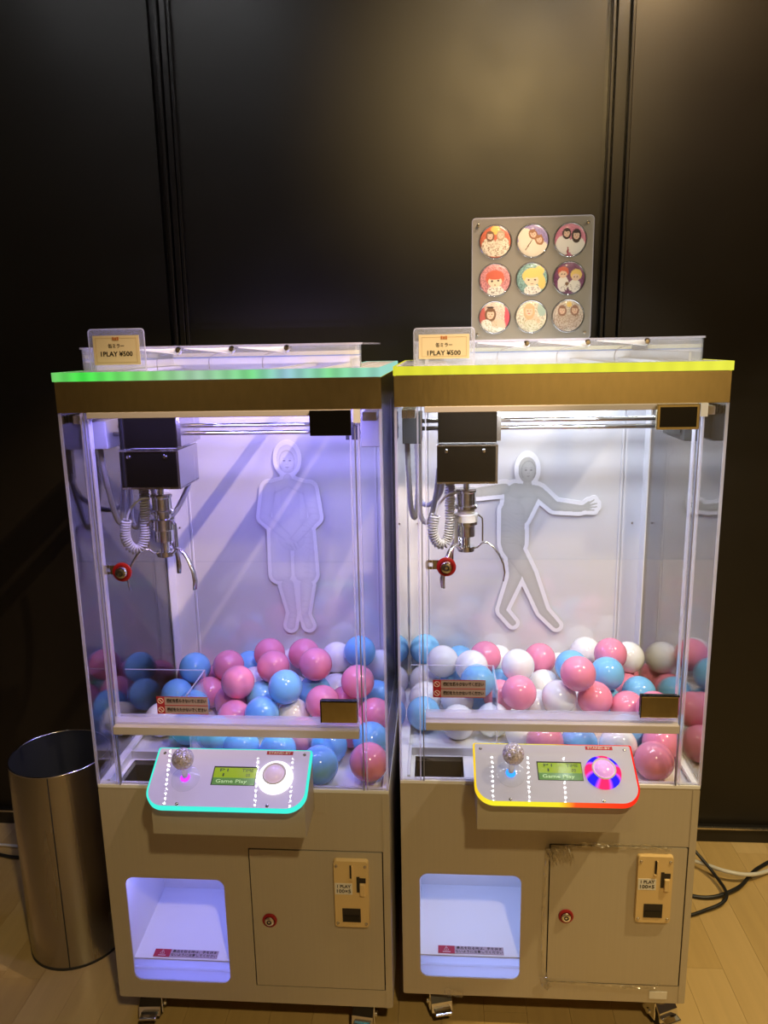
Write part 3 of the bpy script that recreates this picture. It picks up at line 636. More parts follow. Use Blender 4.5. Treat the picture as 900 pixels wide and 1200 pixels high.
def ring_mat():
    m = bpy.data.materials.new('rainbow_ring'); m.use_nodes = True; nt = m.node_tree; N = nt.nodes; L = nt.links; N.clear()
    tc = N.new('ShaderNodeTexCoord'); sp = N.new('ShaderNodeSeparateXYZ'); at = N.new('ShaderNodeMath'); at.operation = 'ARCTAN2'
    mu = N.new('ShaderNodeMath'); mu.operation = 'MULTIPLY_ADD'; mu.inputs[1].default_value = 4; mu.inputs[2].default_value = 1.2
    sn = N.new('ShaderNodeMath'); sn.operation = 'SINE'; mr = N.new('ShaderNodeMapRange'); mr.inputs['From Min'].default_value = -.6; mr.inputs['From Max'].default_value = .6
    rp = N.new('ShaderNodeValToRGB'); el = rp.color_ramp.elements
    el[0].color = (.03, .02, 1, 1); el[1].color = (1, .03, .16, 1); e_ = el.new(.5); e_.color = (.75, .10, .9, 1)
    em = N.new('ShaderNodeEmission'); em.inputs[1].default_value = 1.1; o = N.new('ShaderNodeOutputMaterial')
    L.new(tc.outputs['Object'], sp.inputs[0]); L.new(sp.outputs[1], at.inputs[0]); L.new(sp.outputs[0], at.inputs[1]); L.new(at.outputs[0], mu.inputs[0])
    L.new(mu.outputs[0], sn.inputs[0]); L.new(sn.outputs[0], mr.inputs['Value']); L.new(mr.outputs[0], rp.inputs[0]); L.new(rp.outputs[0], em.inputs[0]); L.new(em.outputs[0], o.inputs[0])
    return m
G1, G2, G3 = (.10, .85, .12), (.30, .80, .34), (.42, .78, .70)
cfg1 = dict(casters=[(-.248, .05, 4), (.232, .05, -6), (-.235, .47, 30), (.225, .47, -20)], plate=M['plate1'], lip_w=.16, hatch=(.24, .27, 1.0), hatch_w=.155, led=LAV, led_s=2, led_w=3.2, roof_w=1.0, crane_dx=.0, claw_rot=-28,
    edge=glow_ramp('green_edge', [(0, (.18, .60, .15)), (.10, (.07, .85, .08)), (.30, (.25, .70, .20)), (.45, (.38, .62, .42)), (.62, (.22, .75, .28)), (.72, (.34, .60, .70)), (.85, (.25, .75, .32)), (1, (.34, .72, .60))], -.3, .3, .9, ripple=.12),
    console_edge=glow('cyan_edge', (.06, .90, .72), 1.05), joy_glow=glow('purple_glow', (.45, .03, .95), 2.2),
    button_ring=glow('white_glow', (1, .93, 1), 1.5), button_cap=mat('button_cap', (.75, .62, .80), .15, emit=(.75, .55, .85), es=.35),
    sticker=(-.108, .7605), clips=(-.066, .032, .132), bars=[(-.262, -.225), (.083, .107), (.183, .240), (.254, .262)])
cfg2 = dict(casters=[(-.232, .052, 14), (.250, .050, 24), (-.235, .47, -15), (.225, .47, 40)], plate=M['plate2'], lip_w=.16, hatch=(.36, .47, 1.0), hatch_w=.145, led=COOL, led_s=2, led_w=2.5, roof_w=1.05, crane_dx=.0, claw_rot=-8,
    edge=glow_ramp('yellow_edge', [(0, (.72, .70, .04)), (.3, (.86, .84, .06)), (.7, (.80, .80, .05)), (1, (.84, .84, .07))], -.3, .3, 1.0, ripple=.04),
    console_edge=glow_ramp('sunset_edge', [(0, (1, .62, .02)), (.10, (.95, .85, .03)), (.50, (.95, .80, .03)), (.60, (1, .10, .02)), (1, (1, .02, .01))], -.155, .155, 1.05),
    joy_glow=glow('blue_glow', (.03, .25, .95), 2.0), button_ring=ring_mat(), button_cap=mat('button_cap', (.70, .40, .80), .12, emit=(.60, .25, .75), es=.5),
    sticker=(-.180, .785), clips=(-.060, .048, .152), bars=[(-.262, -.20), (.10, .13), (.215, .262)])
LOC1, RZ1 = (-.40337, 1.3936, 0), math.radians(-.1406)
LOC2, RZ2 = (.21761, 1.43438, 0), math.radians(.1407)
m1 = machine(1, LOC1, RZ1, 'claw machine with green-lit top edge, cyan console edge and lavender lighting, beside the metal bin', cfg1)
m2 = machine(2, LOC2, RZ2, 'claw machine with yellow-lit top edge and red-yellow console edge, badge board on top', cfg2)
# crumpled protective film along the edges of the second machine's service door
rng = np.random.default_rng(2)
def film(name, pts, w, amp, parent):
    bm = bmesh.new(); P = smoothpath(pts, 10); rows = []
    for i, p in enumerate(P):
        t_ = (P[min(i+1, len(P)-1)]-P[max(i-1, 0)]).normalized(); s_ = Vector((t_.z, 0, -t_.x))
        rows.append([bm.verts.new(p+s_*(k/4-.5)*w*(1+.3*rng.random())+Vector((0, -.001-amp*abs(math.sin(i*1.3+k*2.1))*rng.random(), 0))) for k in range(5)])
    for A_, B_ in zip(rows, rows[1:]):
        for k in range(4): bm.faces.new((A_[k], A_[k+1], B_[k+1], B_[k]))
    return link(name, tomesh(name, bm), M['film'], parent)
film('film_strip', [(.0, -.001, .435), (-.002, -.002, .36), (-.003, -.001, .25), (.0, -.001, .16), (.008, -.002, .118)], .006, .003, m2)
film('film_strip', [(.0, -.003, .432), (.03, -.004, .438), (.07, -.002, .447), (.14, -.001, .4465), (.22, -.001, .4445), (.25, -.001, .440)], .009, .006, m2)
film('film_strip', [(.002, -.004, .426), (.02, -.008, .431), (.05, -.006, .439)], .026, .024, m2)
film('film_strip', [(.005, -.001, .117), (.09, -.001, .111), (.18, -.001, .107), (.23, -.001, .109), (.245, -.002, .118)], .006, .003, m2)
film('film_strip', [(.0, -.002, .125), (.006, -.003, .108), (.014, -.003, .100)], .014, .006, m2)
box('hatch_tape', (.225, .262, -.0016, -.0004, .078, .096), M['sticker_white'], m2).name = 'caster_tape'
film('film_strip', [(-.30+.09, -.002, .082), (-.185, -.003, .074), (-.17, -.002, .071)], .012, .004, m2)

# ------------------------------------------------------------------ play balls
BALLS = {1: """b-225,426,653 p-253,485,606 p-177,383,606 p-135,420,663 p-173,485,606 p-80,303,672 b-256,369,606 b-194,305,606 p-111,337,606 p-80,255,606 w-248,237,606 b-173,201,606 b-98,485,635 w-67,413,622 p-32,439,689 p-4,354,691 p58,436,690 p104,334,707 w16,485,643 b45,255,684 b-32,341,617 b96,351,629 b-7,229,629 w57,270,606 p129,265,642 w138,457,673 w103,485,606 w140,414,606 p172,340,606 b202,420,705 p207,313,673 w248,459,652 b244,377,606 p249,278,606 b252,146,613 p256,52,615 b-27,114,606 b55,106,606 p96,175,606 b162,131,606 b153,52,606 p196,203,606 b-98,175,606 w183,485,613 w34,400,606""",
         2: """b-256,485,670 w-210,387,678 b-165,485,639 w-140,346,683 p-102,423,676 b-130,267,680 b-178,412,609 b-65,413,606 w-29,335,691 p38,445,663 w93,485,621 p-36,236,667 w40,376,621 w56,244,653 p-75,295,629 w-256,431,606 w-253,331,606 b-256,248,606 w-176,299,617 w-176,208,606 w-96,221,606 b-121,356,606 w14,294,606 w94,298,606 w-34,166,606 p5,98,620 b81,118,606 w160,485,665 p200,382,703 p94,225,720 b177,307,685 p256,473,606 w256,432,674 p138,246,650 p245,392,606 b256,317,632 b179,319,606 p214,250,625 p131,385,606 w160,102,611 p256,124,607 p222,52,606 b194,174,606 w-65,485,641 p256,188,654 b103,363,678"""}
NV = {1: 44, 2: 45}
R = .0397
def ballmat(n, c):
    return mat(n, c, .13, spec=.5)
BM = dict(p=ballmat('pink_plastic', (.84, .27, .42)), b=ballmat('blue_plastic', (.20, .52, .88)), w=ballmat('white_plastic', (.82, .82, .84)))
ME = {}
for k, m in BM.items():
    bm = bmesh.new(); bmesh.ops.create_uvsphere(bm, u_segments=32, v_segments=20, radius=R)
    me = tomesh('play_ball', bm); me.materials.append(m)
    for p in me.polygons: p.use_smooth = True
    ME[k] = me
CN = dict(p='pink', b='light blue', w='white')
ORD = ['first', 'second', 'third', 'fourth', 'fifth', 'sixth', 'seventh', 'eighth', 'ninth', 'tenth', 'eleventh', 'twelfth', 'thirteenth']
def project(p):
    v = p-CAM; z = v.dot(fwd); return 450+FPX*v.dot(RGT)/z, 600-FPX*v.dot(UPV)/z
for mi, loc, rz, nm in ((1, LOC1, RZ1, 'left'), (2, LOC2, RZ2, 'right')):
    items = []
    for i, s in enumerate(BALLS[mi].split()):
        x, y, z = [int(v)/1000 for v in s[1:].split(',')]
        w = Vector((loc[0]+x*math.cos(rz)-y*math.sin(rz), loc[1]+x*math.sin(rz)+y*math.cos(rz), z))
        items.append((s[0], w, project(w), i < NV[mi]))
    bar = 851 if mi == 1 else 842
    def band(v):
        if v > bar: return 'seen below the silver crossbar'
        if v < 785: return 'in the topmost layer'
        if v < 811: return 'in the middle layer'
        return 'just above the crossbar'
    vis = {}
    for it in items:
        if it[3]: vis.setdefault((it[0], band(it[2][1])), []).append(it)
    for L in vis.values(): L.sort(key=lambda q: q[2][0])
    for it in items:
        o = bpy.data.objects.new('play_ball', ME[it[0]]); COL.objects.link(o); o.location = it[1]
        o.rotation_euler = (random.random()*6, random.random()*6, 0)
        if it[3]:
            L = vis[(it[0], band(it[2][1]))]; k = L.index(it)
            if len(L) == 1: lab = f"only {CN[it[0]]} play ball {band(it[2][1])}, {nm} machine"
            else: lab = f"{CN[it[0]]} play ball, {ORD[k]} {CN[it[0]]} from left {band(it[2][1])}, {nm} machine"
        else: lab = f"{CN[it[0]]} play ball buried under the heap in the {nm} claw machine"
        tag(o, lab, 'ball', f'play balls in the {nm} claw machine')

# ------------------------------------------------------------------ printed figure cut-outs on the back panels
def cutout(name, loc, rz, label, caps, head, hood, face, base, dark, margin, yb, extra, lined=99):
    """flat printed board: outline = body outline grown by a white margin; the print is colour only"""
    cs = .00125
    C = np.array(caps)
    x0, x1 = min(C[:, 0].min(), C[:, 3].min())-.04, max(C[:, 0].max(), C[:, 3].max())+.04
    z0, z1 = min(C[:, 1].min(), C[:, 4].min())-.03, hood[1]+hood[3]+.03
    nx, nz = int((x1-x0)/cs), int((z1-z0)/cs)
    X, Z = np.meshgrid(x0+cs*np.arange(nx), z0+cs*np.arange(nz))
    def sdf(X, Z, want=False):
        D = np.full(X.shape, 9.0); S = np.full(X.shape, .8); E = np.full(X.shape, .0)
        for ax, az, ar, bx, bz, br in caps:
            dx, dz = bx-ax, bz-az; L2 = dx*dx+dz*dz+1e-12
            t = np.clip(((X-ax)*dx+(Z-az)*dz)/L2, 0, 1); px, pz = X-(ax+t*dx), Z-(az+t*dz); r = ar+t*(br-ar)
            d = np.sqrt(px*px+pz*pz)-r
            if want:                      # each limb is drawn rounded, later limbs over earlier ones
                ins = d < 0; n_ = np.clip(1-(d+r)**2/(r*r), 0, 1)**.5
                S = np.where(ins & (n_ > S*0+.0), np.where(S > .79, .62+.38*n_, np.maximum(S*.93, .62+.38*n_))+.08*(pz/r)-.06*(px/r), S)
            D = np.minimum(D, d)
        hx, hz, ra, rb = hood
        d = (np.sqrt(((X-hx)/ra)**2+((Z-hz)/rb)**2)-1)*min(ra, rb)
        if want:
            ins = d < 0; q = ((X-hx)/ra)**2+((Z-hz)/rb)**2
            S = np.where(ins, .5+.5*np.clip(1-q, 0, 1)**.5, S)
        D = np.minimum(D, d)
        if want:
            for ax, az, ar, bx, bz, br in caps[lined:]:
                dx, dz = bx-ax, bz-az; t = np.clip(((X-ax)*dx+(Z-az)*dz)/(dx*dx+dz*dz+1e-12), 0, 1)
                d = np.sqrt((X-ax-t*dx)**2+(Z-az-t*dz)**2)-(ar+t*(br-ar))
                S = S-.42*np.exp(-(d/.0016)**2)*(D < -.002)*(t > .02)*(t < .98)
        if want: S = .62*S+.38*(.35+.65*np.clip(-D/.013, 0, 1)**.5)
        return (D, S) if want else D
    D = sdf(X, Z)
    V = D < margin
    Q = V[:-1, :-1] & V[1:, :-1] & V[:-1, 1:] & V[1:, 1:]
    used = np.zeros_like(V); used[:-1, :-1] |= Q; used[1:, :-1] |= Q; used[:-1, 1:] |= Q; used[1:, 1:] |= Q
    idn = -np.ones(V.shape, int); idn[used] = np.arange(used.sum())
    # border vertices slide out to the true outline
    inner = np.zeros_like(V); inner[1:-1, 1:-1] = Q[:-1, :-1][:, :] [0:nz-2, 0:nx-2] & Q[1:, :-1][0:nz-2, 0:nx-2] & Q[:-1, 1:][0:nz-2, 0:nx-2] & Q[1:, 1:][0:nz-2, 0:nx-2]
    PX, PZ = X.copy(), Z.copy(); bd = used & ~inner
    for _ in range(3):
        e = 1e-4; d = sdf(PX, PZ)-margin; gx = (sdf(PX+e, PZ)-sdf(PX-e, PZ))/(2*e); gz = (sdf(PX, PZ+e)-sdf(PX, PZ-e))/(2*e); g = gx*gx+gz*gz+1e-9
        mv = np.clip(-d/g, -cs, cs); PX = np.where(bd, PX+mv*gx, PX); PZ = np.where(bd, PZ+mv*gz, PZ)
    Dn, S = sdf(X, Z, True)
    shade = np.clip(S, .3, 1.05)[..., None]
    col = np.where((Dn < 0)[..., None], np.array(dark)*(1-shade)+np.array(base)*shade, np.array([.84, .84, .88]))
    # faint cloth folds printed on the suit
    fold = (np.sin(Z*520+np.sin(X*120+Z*60)*2.4+X*260) > .93) & (Dn < -.003) & (extra(X, Z))
    col = np.where(fold[..., None], col*.91, col)
    fx, fz, fa, fb = face
    u, v = (X-fx)/fa, (Z-fz)/fb; inF = u*u+v*v < 1
    sk = np.array(base)*1.06
    fc = sk*(1-.18*np.clip(u*u+v*v, 0, 1)[..., None])
    col = np.where(inF[..., None], fc, col)
    rim = (u*u+v*v >= 1) & (u*u+v*v < 1.22) & (v > -.7)
    col = np.where(rim[..., None], col*.72, col)
    def ell(cx, cz, a, b, k):
        nonlocal col
        w_ = np.clip(1.3-(((u-cx)/a)**2+((v-cz)/b)**2), 0, 1)[..., None]; col = col*(1-w_)+col*k*w_
    for s in (-1, 1):
        ell(s*.40+.02, .10, .20, .085, .38); ell(s*.42+.02, .32, .26, .06, .80); ell(s*.12, -.24, .07, .05, .70)
    ell(0, -.52, .30, .055, .55); ell(0, -.66, .2, .05, .86); ell(.16, -.05, .07, .25, .90)
    ids = idn; verts = np.stack([PX[used], np.full(used.sum(), yb-.003), PZ[used]], 1)
    jj, ii = np.nonzero(Q)
    F = np.stack([ids[jj, ii], ids[jj, ii+1], ids[jj+1, ii+1], ids[jj+1, ii]], 1)
    n0 = len(verts); vb = verts.copy(); vb[:, 1] = yb
    # side wall around the board
    E = {}
    for f in F:
        for a, b in ((f[0], f[1]), (f[1], f[2]), (f[2], f[3]), (f[3], f[0])):
            if (b, a) in E: del E[(b, a)]
            else: E[(a, b)] = 1
    side = [(b, a, a+n0, b+n0) for a, b in E]
    me = bpy.data.meshes.new(name)
    me.from_pydata(np.vstack([verts, vb]).tolist(), [], F.tolist()+side)
    ca = me.color_attributes.new('print', 'FLOAT_COLOR', 'POINT')
    cc = np.ones((2*n0, 4)); cc[:n0, :3] = col[used]; cc[n0:, :3] = .35
    ca.data.foreach_set('color', cc.ravel()); me.update()
    o = link(name, me, M['print'], None, False, loc); o.rotation_euler = (0, 0, rz)
    tag(o, label, 'cut-out', 'printed figure cut-outs'); return o
C1 = [(.0181, 1.1299, .0105, .0178, 1.1167, .014), (-.0003, 1.0992, .021, -.0032, 1.0326, .0222), (.0457, 1.099, .021, .0427, 1.0324, .0222), (.024, 1.1035, .0245, .0207, 1.028, .0245),
      (-.010, .9876, .0227, -.0154, .8756, .0192), (.0543, .9875, .0227, .061, .8758, .021), (-.006, .9876, .0227, -.002, .8756, .0192), (.0503, .9875, .0227, .045, .8758, .019), (.022, 1.0, .034, .022, .975, .036),
      (.0058, .8455, .0166, .0181, .7658, .0096), (.0156, .7611, .0105, .0099, .7349, .0114), (.0553, .8457, .0166, .0476, .766, .0088), (.0496, .7613, .0088, .0577, .7353, .0105),
      (.012, 1.116, .011, -.026, 1.102, .0145), (-.0300, 1.1010, .0165, -.0440, 1.0282, .0145), (-.0458, 1.0282, .0131, .0137, .9717, .0096), (.024, 1.116, .011, .066, 1.100, .0145), (.0715, 1.0990, .0165, .0830, 1.0279, .0145), (.0846, 1.0279, .0131, .0268, .9649, .0105),
      (.010, .966, .0095, .030, .955, .007), (.030, .962, .006, .037, .948, .004), (.022, .958, .006, .029, .943, .004)]
C2 = [(.0059, 1.1056, .0105, .0063, 1.088, .014), (-.0322, 1.0794, .0192, -.0263, .9812, .028), (.0151, 1.0747, .021, -.0139, 1.0193, .0245), (-.0237, 1.086, .0192, .0278, 1.0835, .0158),
      (-.0293, 1.0306, .030, -.028, .9495, .0305), (-.0518, 1.0906, .014, -.1186, 1.0822, .0123), (-.1186, 1.0822, .0123, -.1663, 1.0869, .0088), (-.166, 1.087, .007, -.182, 1.088, .008), (.0364, 1.0812, .014, .0759, 1.0457, .0123),
      (.0759, 1.0457, .0123, .1403, 1.0387, .0088), (.1403, 1.0387, .0079, .1572, 1.0431, .0075), (.1549, 1.0475, .0030, .1736, 1.0607, .0018), (.1571, 1.0453, .0030, .1803, 1.0518, .0018),
      (.1573, 1.0409, .0030, .1806, 1.043, .0018), (.1553, 1.0364, .0030, .1746, 1.0341, .0018), (.1486, 1.0453, .0030, .1611, 1.0561, .0018),
      (-.0209, .9221, .021, -.0199, .8578, .0158), (-.0199, .8578, .0158, -.0517, .7688, .0088), (-.0516, .7641, .0088, -.0244, .7311, .0079),
      (-.0299, .9358, .0245, .013, .8648, .0166), (.013, .8648, .0166, .0527, .7646, .0105), (.0527, .7646, .0105, .0891, .7247, .0079)]
cutout('figure_cutout', LOC1, RZ1, 'pale printed cut-out of a hooded person standing with folded hands, back of left machine',
       C1, None, (.0195, 1.178, .027, .036), (.0185, 1.171, .0185, .027), (.76, .76, .79), (.50, .50, .56), .0095, .5235, lambda X, Z: ((X > .05) & (Z < 1.07)) | (Z < .88), 13)
cutout('figure_cutout', LOC2, RZ2, 'printed cut-out of a grey-suited person striding with arms outstretched, back of right machine',
       C2, None, (.0055, 1.139, .0225, .033), (.0080, 1.136, .0165, .0245), (.52, .52, .49), (.30, .30, .28), .0105, .5235, lambda X, Z: ((Z < 1.03) & (Z > .94)) | (X > .08), 19)

# ------------------------------------------------------------------ price cards on the top plates
def price_card(loc, rz, x0, x1, h, y, label, lean):
    t = empty('price_card', (loc[0]+(x0+x1)/2, loc[1]+y, 1.4157), rz+lean, label=label, cat='price card', group='price cards in acrylic holders')
    w = (x1-x0)/2
    hl = slab('acrylic_holder', rrect(-w, w, 0, h, [.001, .001, .006, .006], 4), [], .0, .0035, M['lid'], t)
    ol = rrect(-w, w, 0, h, [.001, .001, .006, .006], 4)
    bm = bmesh.new(); addtube(bm, [(a, .0017, b+.0002) for a, b in ol], .0012, 6, True); link('holder_edge', tomesh('e', bm), M['edge'], hl, True)
    box('holder_foot', (-w, w, .0035, .0105, 0, .002), M['lid'], t)
    c = box('card', (-w+.009, w-.009, -.0012, -.0002, .012, h-.011), M['card'], t)
    a, b, c0, c1 = -w+.014, w-.014, .016, h-.0155
    boxes('frame_line', [(a, b, -.0014, -.0011, c0, c0+.0007), (a, b, -.0014, -.0011, c1-.0007, c1), (a, a+.0007, -.0014, -.0011, c0, c1), (b-.0007, b, -.0014, -.0011, c0, c1)], M['card_line'], c, join=True)
    boxes('brown_mark', [(-.006+k*.0042, -.0028+k*.0042, -.0017, -.0011, h-.0195, h-.0145+(.0008 if k != 1 else 0)) for k in range(3)], M['brown_ink'], c)
    text('lettering', '缶ミラー', .0082, M['ink'], c, (0, -.0013, h-.030), bold=.0001, width=.030)
    text('lettering', '1PLAY ¥500', .0118, M['ink'], c, (0, -.0013, h-.044), bold=.00022, width=.060)
    return t
price_card(LOC1, RZ1, -.2300, -.1250, .075, .0, 'cream price card in acrylic holder on the green-lit top of the left machine', math.radians(-2))
price_card(LOC2, RZ2, -.2630, -.1540, .066, .0, 'cream price card in acrylic holder on the yellow-lit top, beside the badge board', math.radians(1))

# ------------------------------------------------------------------ badge board with nine badges
bx0, bx1 = -.1485, .0965
bd = empty('badge_board', (LOC2[0]+(bx0+bx1)/2, LOC2[1]+.25, 1.4598), 0, label='clear acrylic display board holding nine round badges, standing on the right machine', cat='display board')
BH = .243; BW = (bx1-bx0)/2
cent = [(-.0755+.0757*i, BH-.0465-.0752*j) for j in range(3) for i in range(3)]
circ = lambda cx, cz, r, n=40: [(cx+r*math.cos(2*PI*k/n), cz+r*math.sin(2*PI*k/n)) for k in range(n)]
fp = slab('front_sheet', rrect(-BW, BW, 0, BH, .007, 5), [circ(cx, cz, .0345) for cx, cz in cent], -.003, .002, M['board'], bd)
bp = slab('back_sheet', rrect(-BW, BW, 0, BH, .007, 5), [], .003, .0055, M['board'], bd)
bm = bmesh.new(); addtube(bm, [(a, -.0005, b) for a, b in rrect(-BW, BW, 0, BH, .007, 5)], .0014, 6, True); link('sheet_edge', tomesh('e', bm), M['edge'], fp, True)
box('support_bar', (-BW+.01, BW-.01, .0055, .012, .095, .099), M['board'], bd)
for s in (-1, 1):
    for z in (.012, BH-.014):
        lathe('bolt', [(0, .005), (.0028, .0045), (.004, 0)], M['chrome'], bd, (s*(BW-.012), -.003, z), 16, FACE)
def badge_mesh(fn):
    nr, ns = 26, 72; V = [(0, 0)]; 
    for i in range(1, nr+1):
        for k in range(ns): V.append((i/nr*math.cos(2*PI*k/ns), i/nr*math.sin(2*PI*k/ns)))
    V = np.array(V); r2 = (V**2).sum(1)
    F = [(0, 1+(k+1) % ns, 1+k)[::-1] for k in range(ns)]
    for i in range(nr-1):
        for k in range(ns):
            a = 1+i*ns+k; b = 1+i*ns+(k+1) % ns; F.append((a, a+ns, b+ns, b))
    col = fn(V[:, 0], V[:, 1])
    co = np.stack([V[:, 0]*.031, -.0025-.004*np.sqrt(np.clip(1-.93*r2, 0, 1)), V[:, 1]*.031], 1)
    me = bpy.data.meshes.new('badge_face'); me.from_pydata(co.tolist(), [], F)
    ca = me.color_attributes.new('print', 'FLOAT_COLOR', 'POINT'); cc = np.ones((len(V), 4)); cc[:, :3] = np.clip(col, 0, 1); ca.data.foreach_set('color', cc.ravel()); me.update()
    return me
def paint(bg, gl, shapes, dots=None, seed=0):
    def fn(x, y):
        r_ = np.random.default_rng(seed); c = np.tile(np.array(bg, float), (len(x), 1))
        if gl: c = c*(1+gl*(r_.random((len(x), 1))-.5)*2)
        for cx, cy, rx, ry, an, cl in shapes:
            ca, sa = math.cos(an), math.sin(an); u = ((x-cx)*ca+(y-cy)*sa)/rx; v = (-(x-cx)*sa+(y-cy)*ca)/ry
            c = np.where((u*u+v*v < 1)[:, None], np.array(cl, float), c)
        if dots:
            (dx0, dx1, dy0, dy1, dc, p) = dots; mk = (x > dx0) & (x < dx1) & (y > dy0) & (y < dy1) & (r_.random(len(x)) < p); c = np.where(mk[:, None], np.array(dc, float), c)
        return (c*.82+c.mean(1, keepdims=True)*.18)*.9
    return fn
SK, CR, BR, BK, RD, YL = (.78, .52, .34), (.80, .70, .50), (.20, .10, .05), (.05, .03, .03), (.62, .10, .04), (.85, .58, .10)
def head(x, y, hair, s=.2, an=0, long=1.25):
    return [(x, y-.03, s*1.15, s*1.15*long, an, hair), (x, y-.02, s*.74, s*.92, an, SK), (x, y+s*.75, s*.8, s*.34, an, hair),
            (x-s*.28, y, s*.12, s*.09, 0, BK), (x+s*.28, y, s*.12, s*.09, 0, BK), (x, y-s*.5, s*.24, s*.09, 0, (.55, .12, .10))]
WH = (.80, .76, .64)
ART = [
 ('floral', paint((.62, .12, .04), .3, [(0, .75, .3, .3, 0, (.85, .5, .05))]+[(-.42, -.30, .50, .55, 0, CR), (.42, -.30, .5, .6, 0, CR), (0, -.5, .8, .45, 0, CR)]+head(-.35, .38, BR, .24)+head(.35, .42, (.45, .33, .18), .24), (-.95, .95, -.95, .12, (.28, .16, .08), .22), 1), 'two women in flower-patterned cream clothes on red and yellow'),
 ('lean', paint((.30, .22, .45), .25, [(-.35, -.25, .75, .6, .7, CR), (.25, -.55, .75, .5, .4, CR), (-.5, .3, .5, .5, 0, CR)]+head(0.02, .42, (.35, .14, .05), .24, .7)+head(.42, .08, (.40, .17, .06), .24, .5)+[(-.25, -.25, .03, .4, -.6, BR)], None, 2), 'two women in cream leaning together on purple'),
 ('dark', paint((.62, .18, .26), .15, [(-.45, -.35, .52, .62, 0, WH), (.42, -.42, .55, .6, 0, WH)]+head(-.25, .42, BK, .25)+head(.38, .28, BK, .27, 0, 1.45)+[(-.15, -.75, .06, .3, 0, (.35, .03, .05))], None, 3), 'two dark-haired women in white dresses on pink'),
 ('redhair', paint((.60, .22, .22), .55, [(.05, -.75, .55, .38, 0, WH), (0, .12, .62, .52, 0, RD), (0, -.12, .46, .36, 0, (.82, .60, .38)), (0, .22, .55, .2, 0, RD), (-.2, -.08, .07, .07, 0, BK), (.22, -.05, .08, .06, 0, BK), (0, -.32, .06, .03, 0, BR)], (-.4, .5, -.9, -.5, (.2, .15, .1), .25), 4), 'cartoon child with a red fringe on pink glitter'),
 ('blondehair', paint((.20, .38, .34), .55, [(.62, -.15, .26, .5, .2, YL), (.05, -.75, .55, .38, 0, WH), (0, .20, .64, .50, 0, YL), (.5, .55, .3, .3, 0, YL), (-.02, -.10, .46, .34, 0, (.82, .60, .38)), (-.05, .25, .55, .18, 0, YL), (-.22, -.05, .07, .05, 0, BK), (.20, -.05, .07, .05, 0, BK), (0, -.30, .10, .03, 0, BR)], (-.4, .5, -.9, -.5, (.2, .15, .1), .2), 5), 'cartoon child with yellow ponytail on teal glitter'),
 ('pair', paint((.20, .06, .14), .4, [(-.40, -.35, .36, .5, 0, WH), (.35, -.5, .40, .42, 0, WH), (-.4, .42, .36, .34, 0, RD), (.45, .22, .38, .36, 0, YL), (-.42, .25, .27, .22, 0, (.8, .55, .35)), (.42, .05, .27, .22, 0, (.8, .55, .35)), (-.5, .27, .04, .04, 0, BK), (-.32, .27, .04, .04, 0, BK), (.33, .07, .04, .04, 0, BK), (.5, .07, .04, .04, 0, BK), (-.15, -.35, .12, .12, 0, BR)], (-.7, .8, -.9, -.4, (.15, .1, .1), .12), 6), 'red-haired and yellow-haired cartoon children on purple'),
 ('bride', paint((.66, .50, .40), .4, [(-.85, 0, .25, .9, 0, (.55, .10, .08)), (.85, .05, .2, .8, 0, (.60, .06, .10)), (.25, -.6, .5, .5, 0, SK)]+head(-.28, .22, BR, .33)+[(-.28, .66, .25, .06, 0, BK), (-.55, -.45, .36, .32, 0, WH), (-.3, -.8, .4, .25, 0, WH), (.3, -.85, .4, .2, 0, WH)], (-.9, .2, -.95, -.2, (.35, .38, .18), .22), 7), 'brown-haired bride with a tiara and white bouquet'),
 ('blonde', paint((.66, .60, .44), .5, [(.7, .5, .3, .5, 0, (.35, .50, .42)), (.1, -.3, .5, .4, 0, SK)]+head(-.15, .38, (.62, .42, .20), .33, 0, 1.45)+[(0, -.55, .5, .35, 0, (.68, .66, .48))], (-.95, .95, -.95, -.15, (.40, .40, .18), .25), 8), 'long-haired blonde woman above a pale bouquet'),
 ('glitter', paint((.62, .52, .40), .45, [(-.42, -.35, .45, .6, 0, (.62, .50, .36)), (.42, -.35, .45, .6, 0, (.62, .48, .36)), (.05, .75, .18, .18, 0, YL)]+head(-.40, .38, (.32, .15, .09), .25)+head(.42, .38, (.34, .16, .10), .25), (-.95, .95, -.95, .1, (.35, .22, .14), .30), 9), 'two women in sequinned beige with a yellow flower'),
]
POS = ['top left', 'top middle', 'top right', 'middle left', 'central', 'middle right', 'bottom left', 'bottom middle', 'bottom right']
for (cx, cz), (nm, fn, lab), pos in zip(cent, ART, POS):
    t = empty('mirror_badge', (bd.location.x+cx, bd.location.y, bd.location.z+cz), 0, label=f'{pos} badge: {lab}', cat='badge', group='round badges on the acrylic board')
    link('badge_face', badge_mesh(fn), M['badge'], t, True)
    lathe('rim', [(.031, .0025), (.0325, .0035), (.0338, .002), (.0342, -.0015), (.0335, -.0025), (.030, -.0025)], M['chrome'], t, (0, 0, 0), 48, FACE)

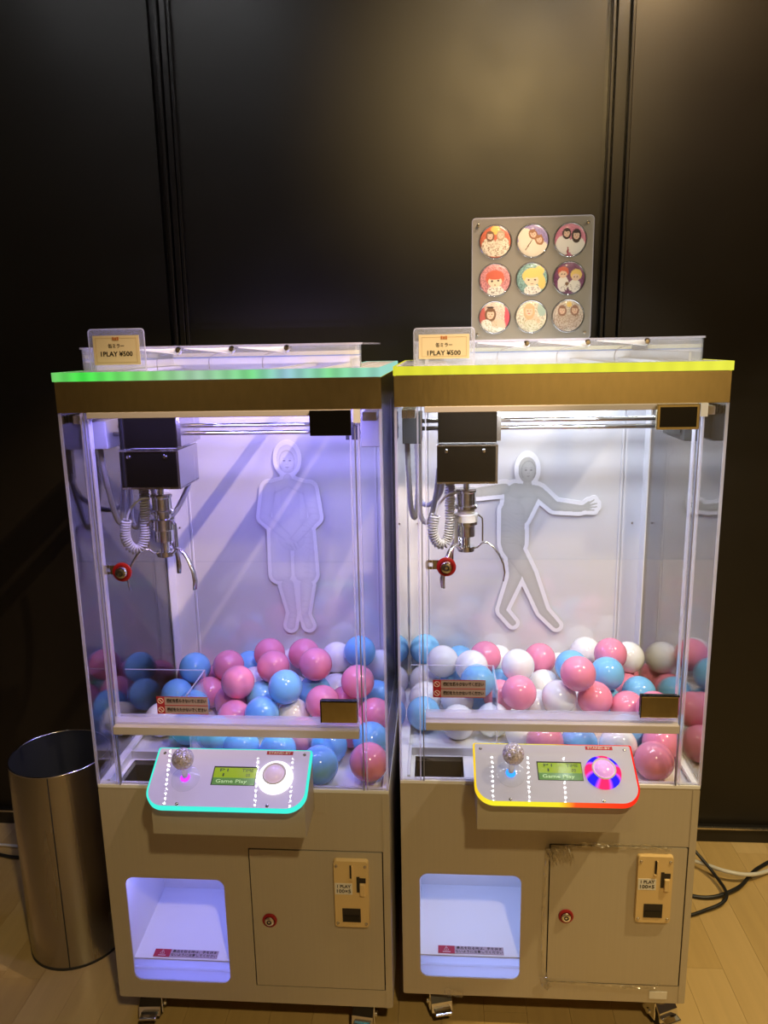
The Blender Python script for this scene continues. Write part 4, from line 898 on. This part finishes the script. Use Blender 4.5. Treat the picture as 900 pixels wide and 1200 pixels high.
# ------------------------------------------------------------------ metal bin
bc = (-.926, 1.662); BRd = .116; HB = .516
bn = empty('waste_bin', (*bc, FZ), 0, label='open brushed steel cylinder bin on the floor beside the left claw machine', cat='bin')
lathe('body', [(0, .004), (BRd-.002, .004), (BRd, .0045), (BRd, HB-.002)], M['bin'], bn, (0, 0, 0), 72)
lathe('lining', [(0, .010), (BRd-.003, .010), (BRd-.003, HB-.001)], M['bin_in'], bn, (0, 0, 0), 72)
bm = bmesh.new(); addtube(bm, [(BRd*math.cos(2*PI*k/72)*.99, BRd*math.sin(2*PI*k/72)*.99, HB) for k in range(72)], .0022, 8, True); link('rim', tomesh('rim', bm), M['chrome'], bn, True)
lathe('foot_ring', [(BRd-.006, 0), (BRd+.0012, 0), (BRd+.0012, .006), (BRd-.002, .007)], M['rubber'], bn, (0, 0, 0), 72)
sa = math.radians(-77); bm = bmesh.new(); addbox(bm, BRd-.001, BRd+.0012, -.0010, .0010, .006, HB-.003); bmesh.ops.rotate(bm, verts=bm.verts[:], matrix=Matrix.Rotation(sa, 3, 'Z')); link('seam', tomesh('seam', bm), M['inner_dark'], bn)

# ------------------------------------------------------------------ cables on the floor
_sp = smoothpath
def smoothpath(p, n=8): return [q+Vector((0, 0, FZ)) for q in _sp(p, n)]
tag(tube('power_cable', smoothpath([(1.30, 2.05, .006), (1.03, 2.06, .006), (.90, 2.0, .006), (.80, 1.90, .012), (.69, 1.87, .006), (.56, 1.95, .006), (.50, 2.03, .006)], 12), .0052, M['cable_black'], None, 10),
    'thick black cable running along the wall to the right machine', 'cable')
tag(tube('power_cable', smoothpath([(.52, 1.97, .22), (.62, 2.03, .16), (.70, 2.02, .07), (.755, 1.95, .022), (.76, 1.86, .019), (.70, 1.82, .010), (.60, 1.80, .0055), (.47, 1.90, .0055)], 12), .0045, M['cable_black'], None, 10),
    'looped black cable hanging from behind the right machine to the floor', 'cable')
tag(tube('extension_cord', smoothpath([(.60, 2.06, .03), (.66, 2.04, .012), (.73, 1.99, .024), (.79, 1.94, .034), (.86, 1.945, .024), (.95, 2.0, .006), (1.06, 2.05, .005), (1.3, 2.07, .005)], 12), .0055, M['cable_white'], None, 10),
    'pale grey extension cord crossing over the black cable beside the right machine', 'cable')
tag(tube('floor_cord', smoothpath([(-1.9, 1.99, .006), (-1.40, 1.97, .006), (-1.25, 1.95, .006), (-1.12, 1.98, .006), (-.95, 2.02, .006), (-.80, 2.06, .006)], 12), .0052, M['cable_black'], None, 10),
    'black cord lying on the floor behind the metal bin', 'cable')
tag(tube('pale_cord', smoothpath([(-1.9, 2.03, .006), (-1.40, 2.01, .006), (-1.22, 2.0, .006), (-1.05, 2.04, .006), (-.85, 2.075, .006)], 12), .0045, M['cable_white'], None, 10),
    'pale cord lying on the floor along the wall behind the bin', 'cable')
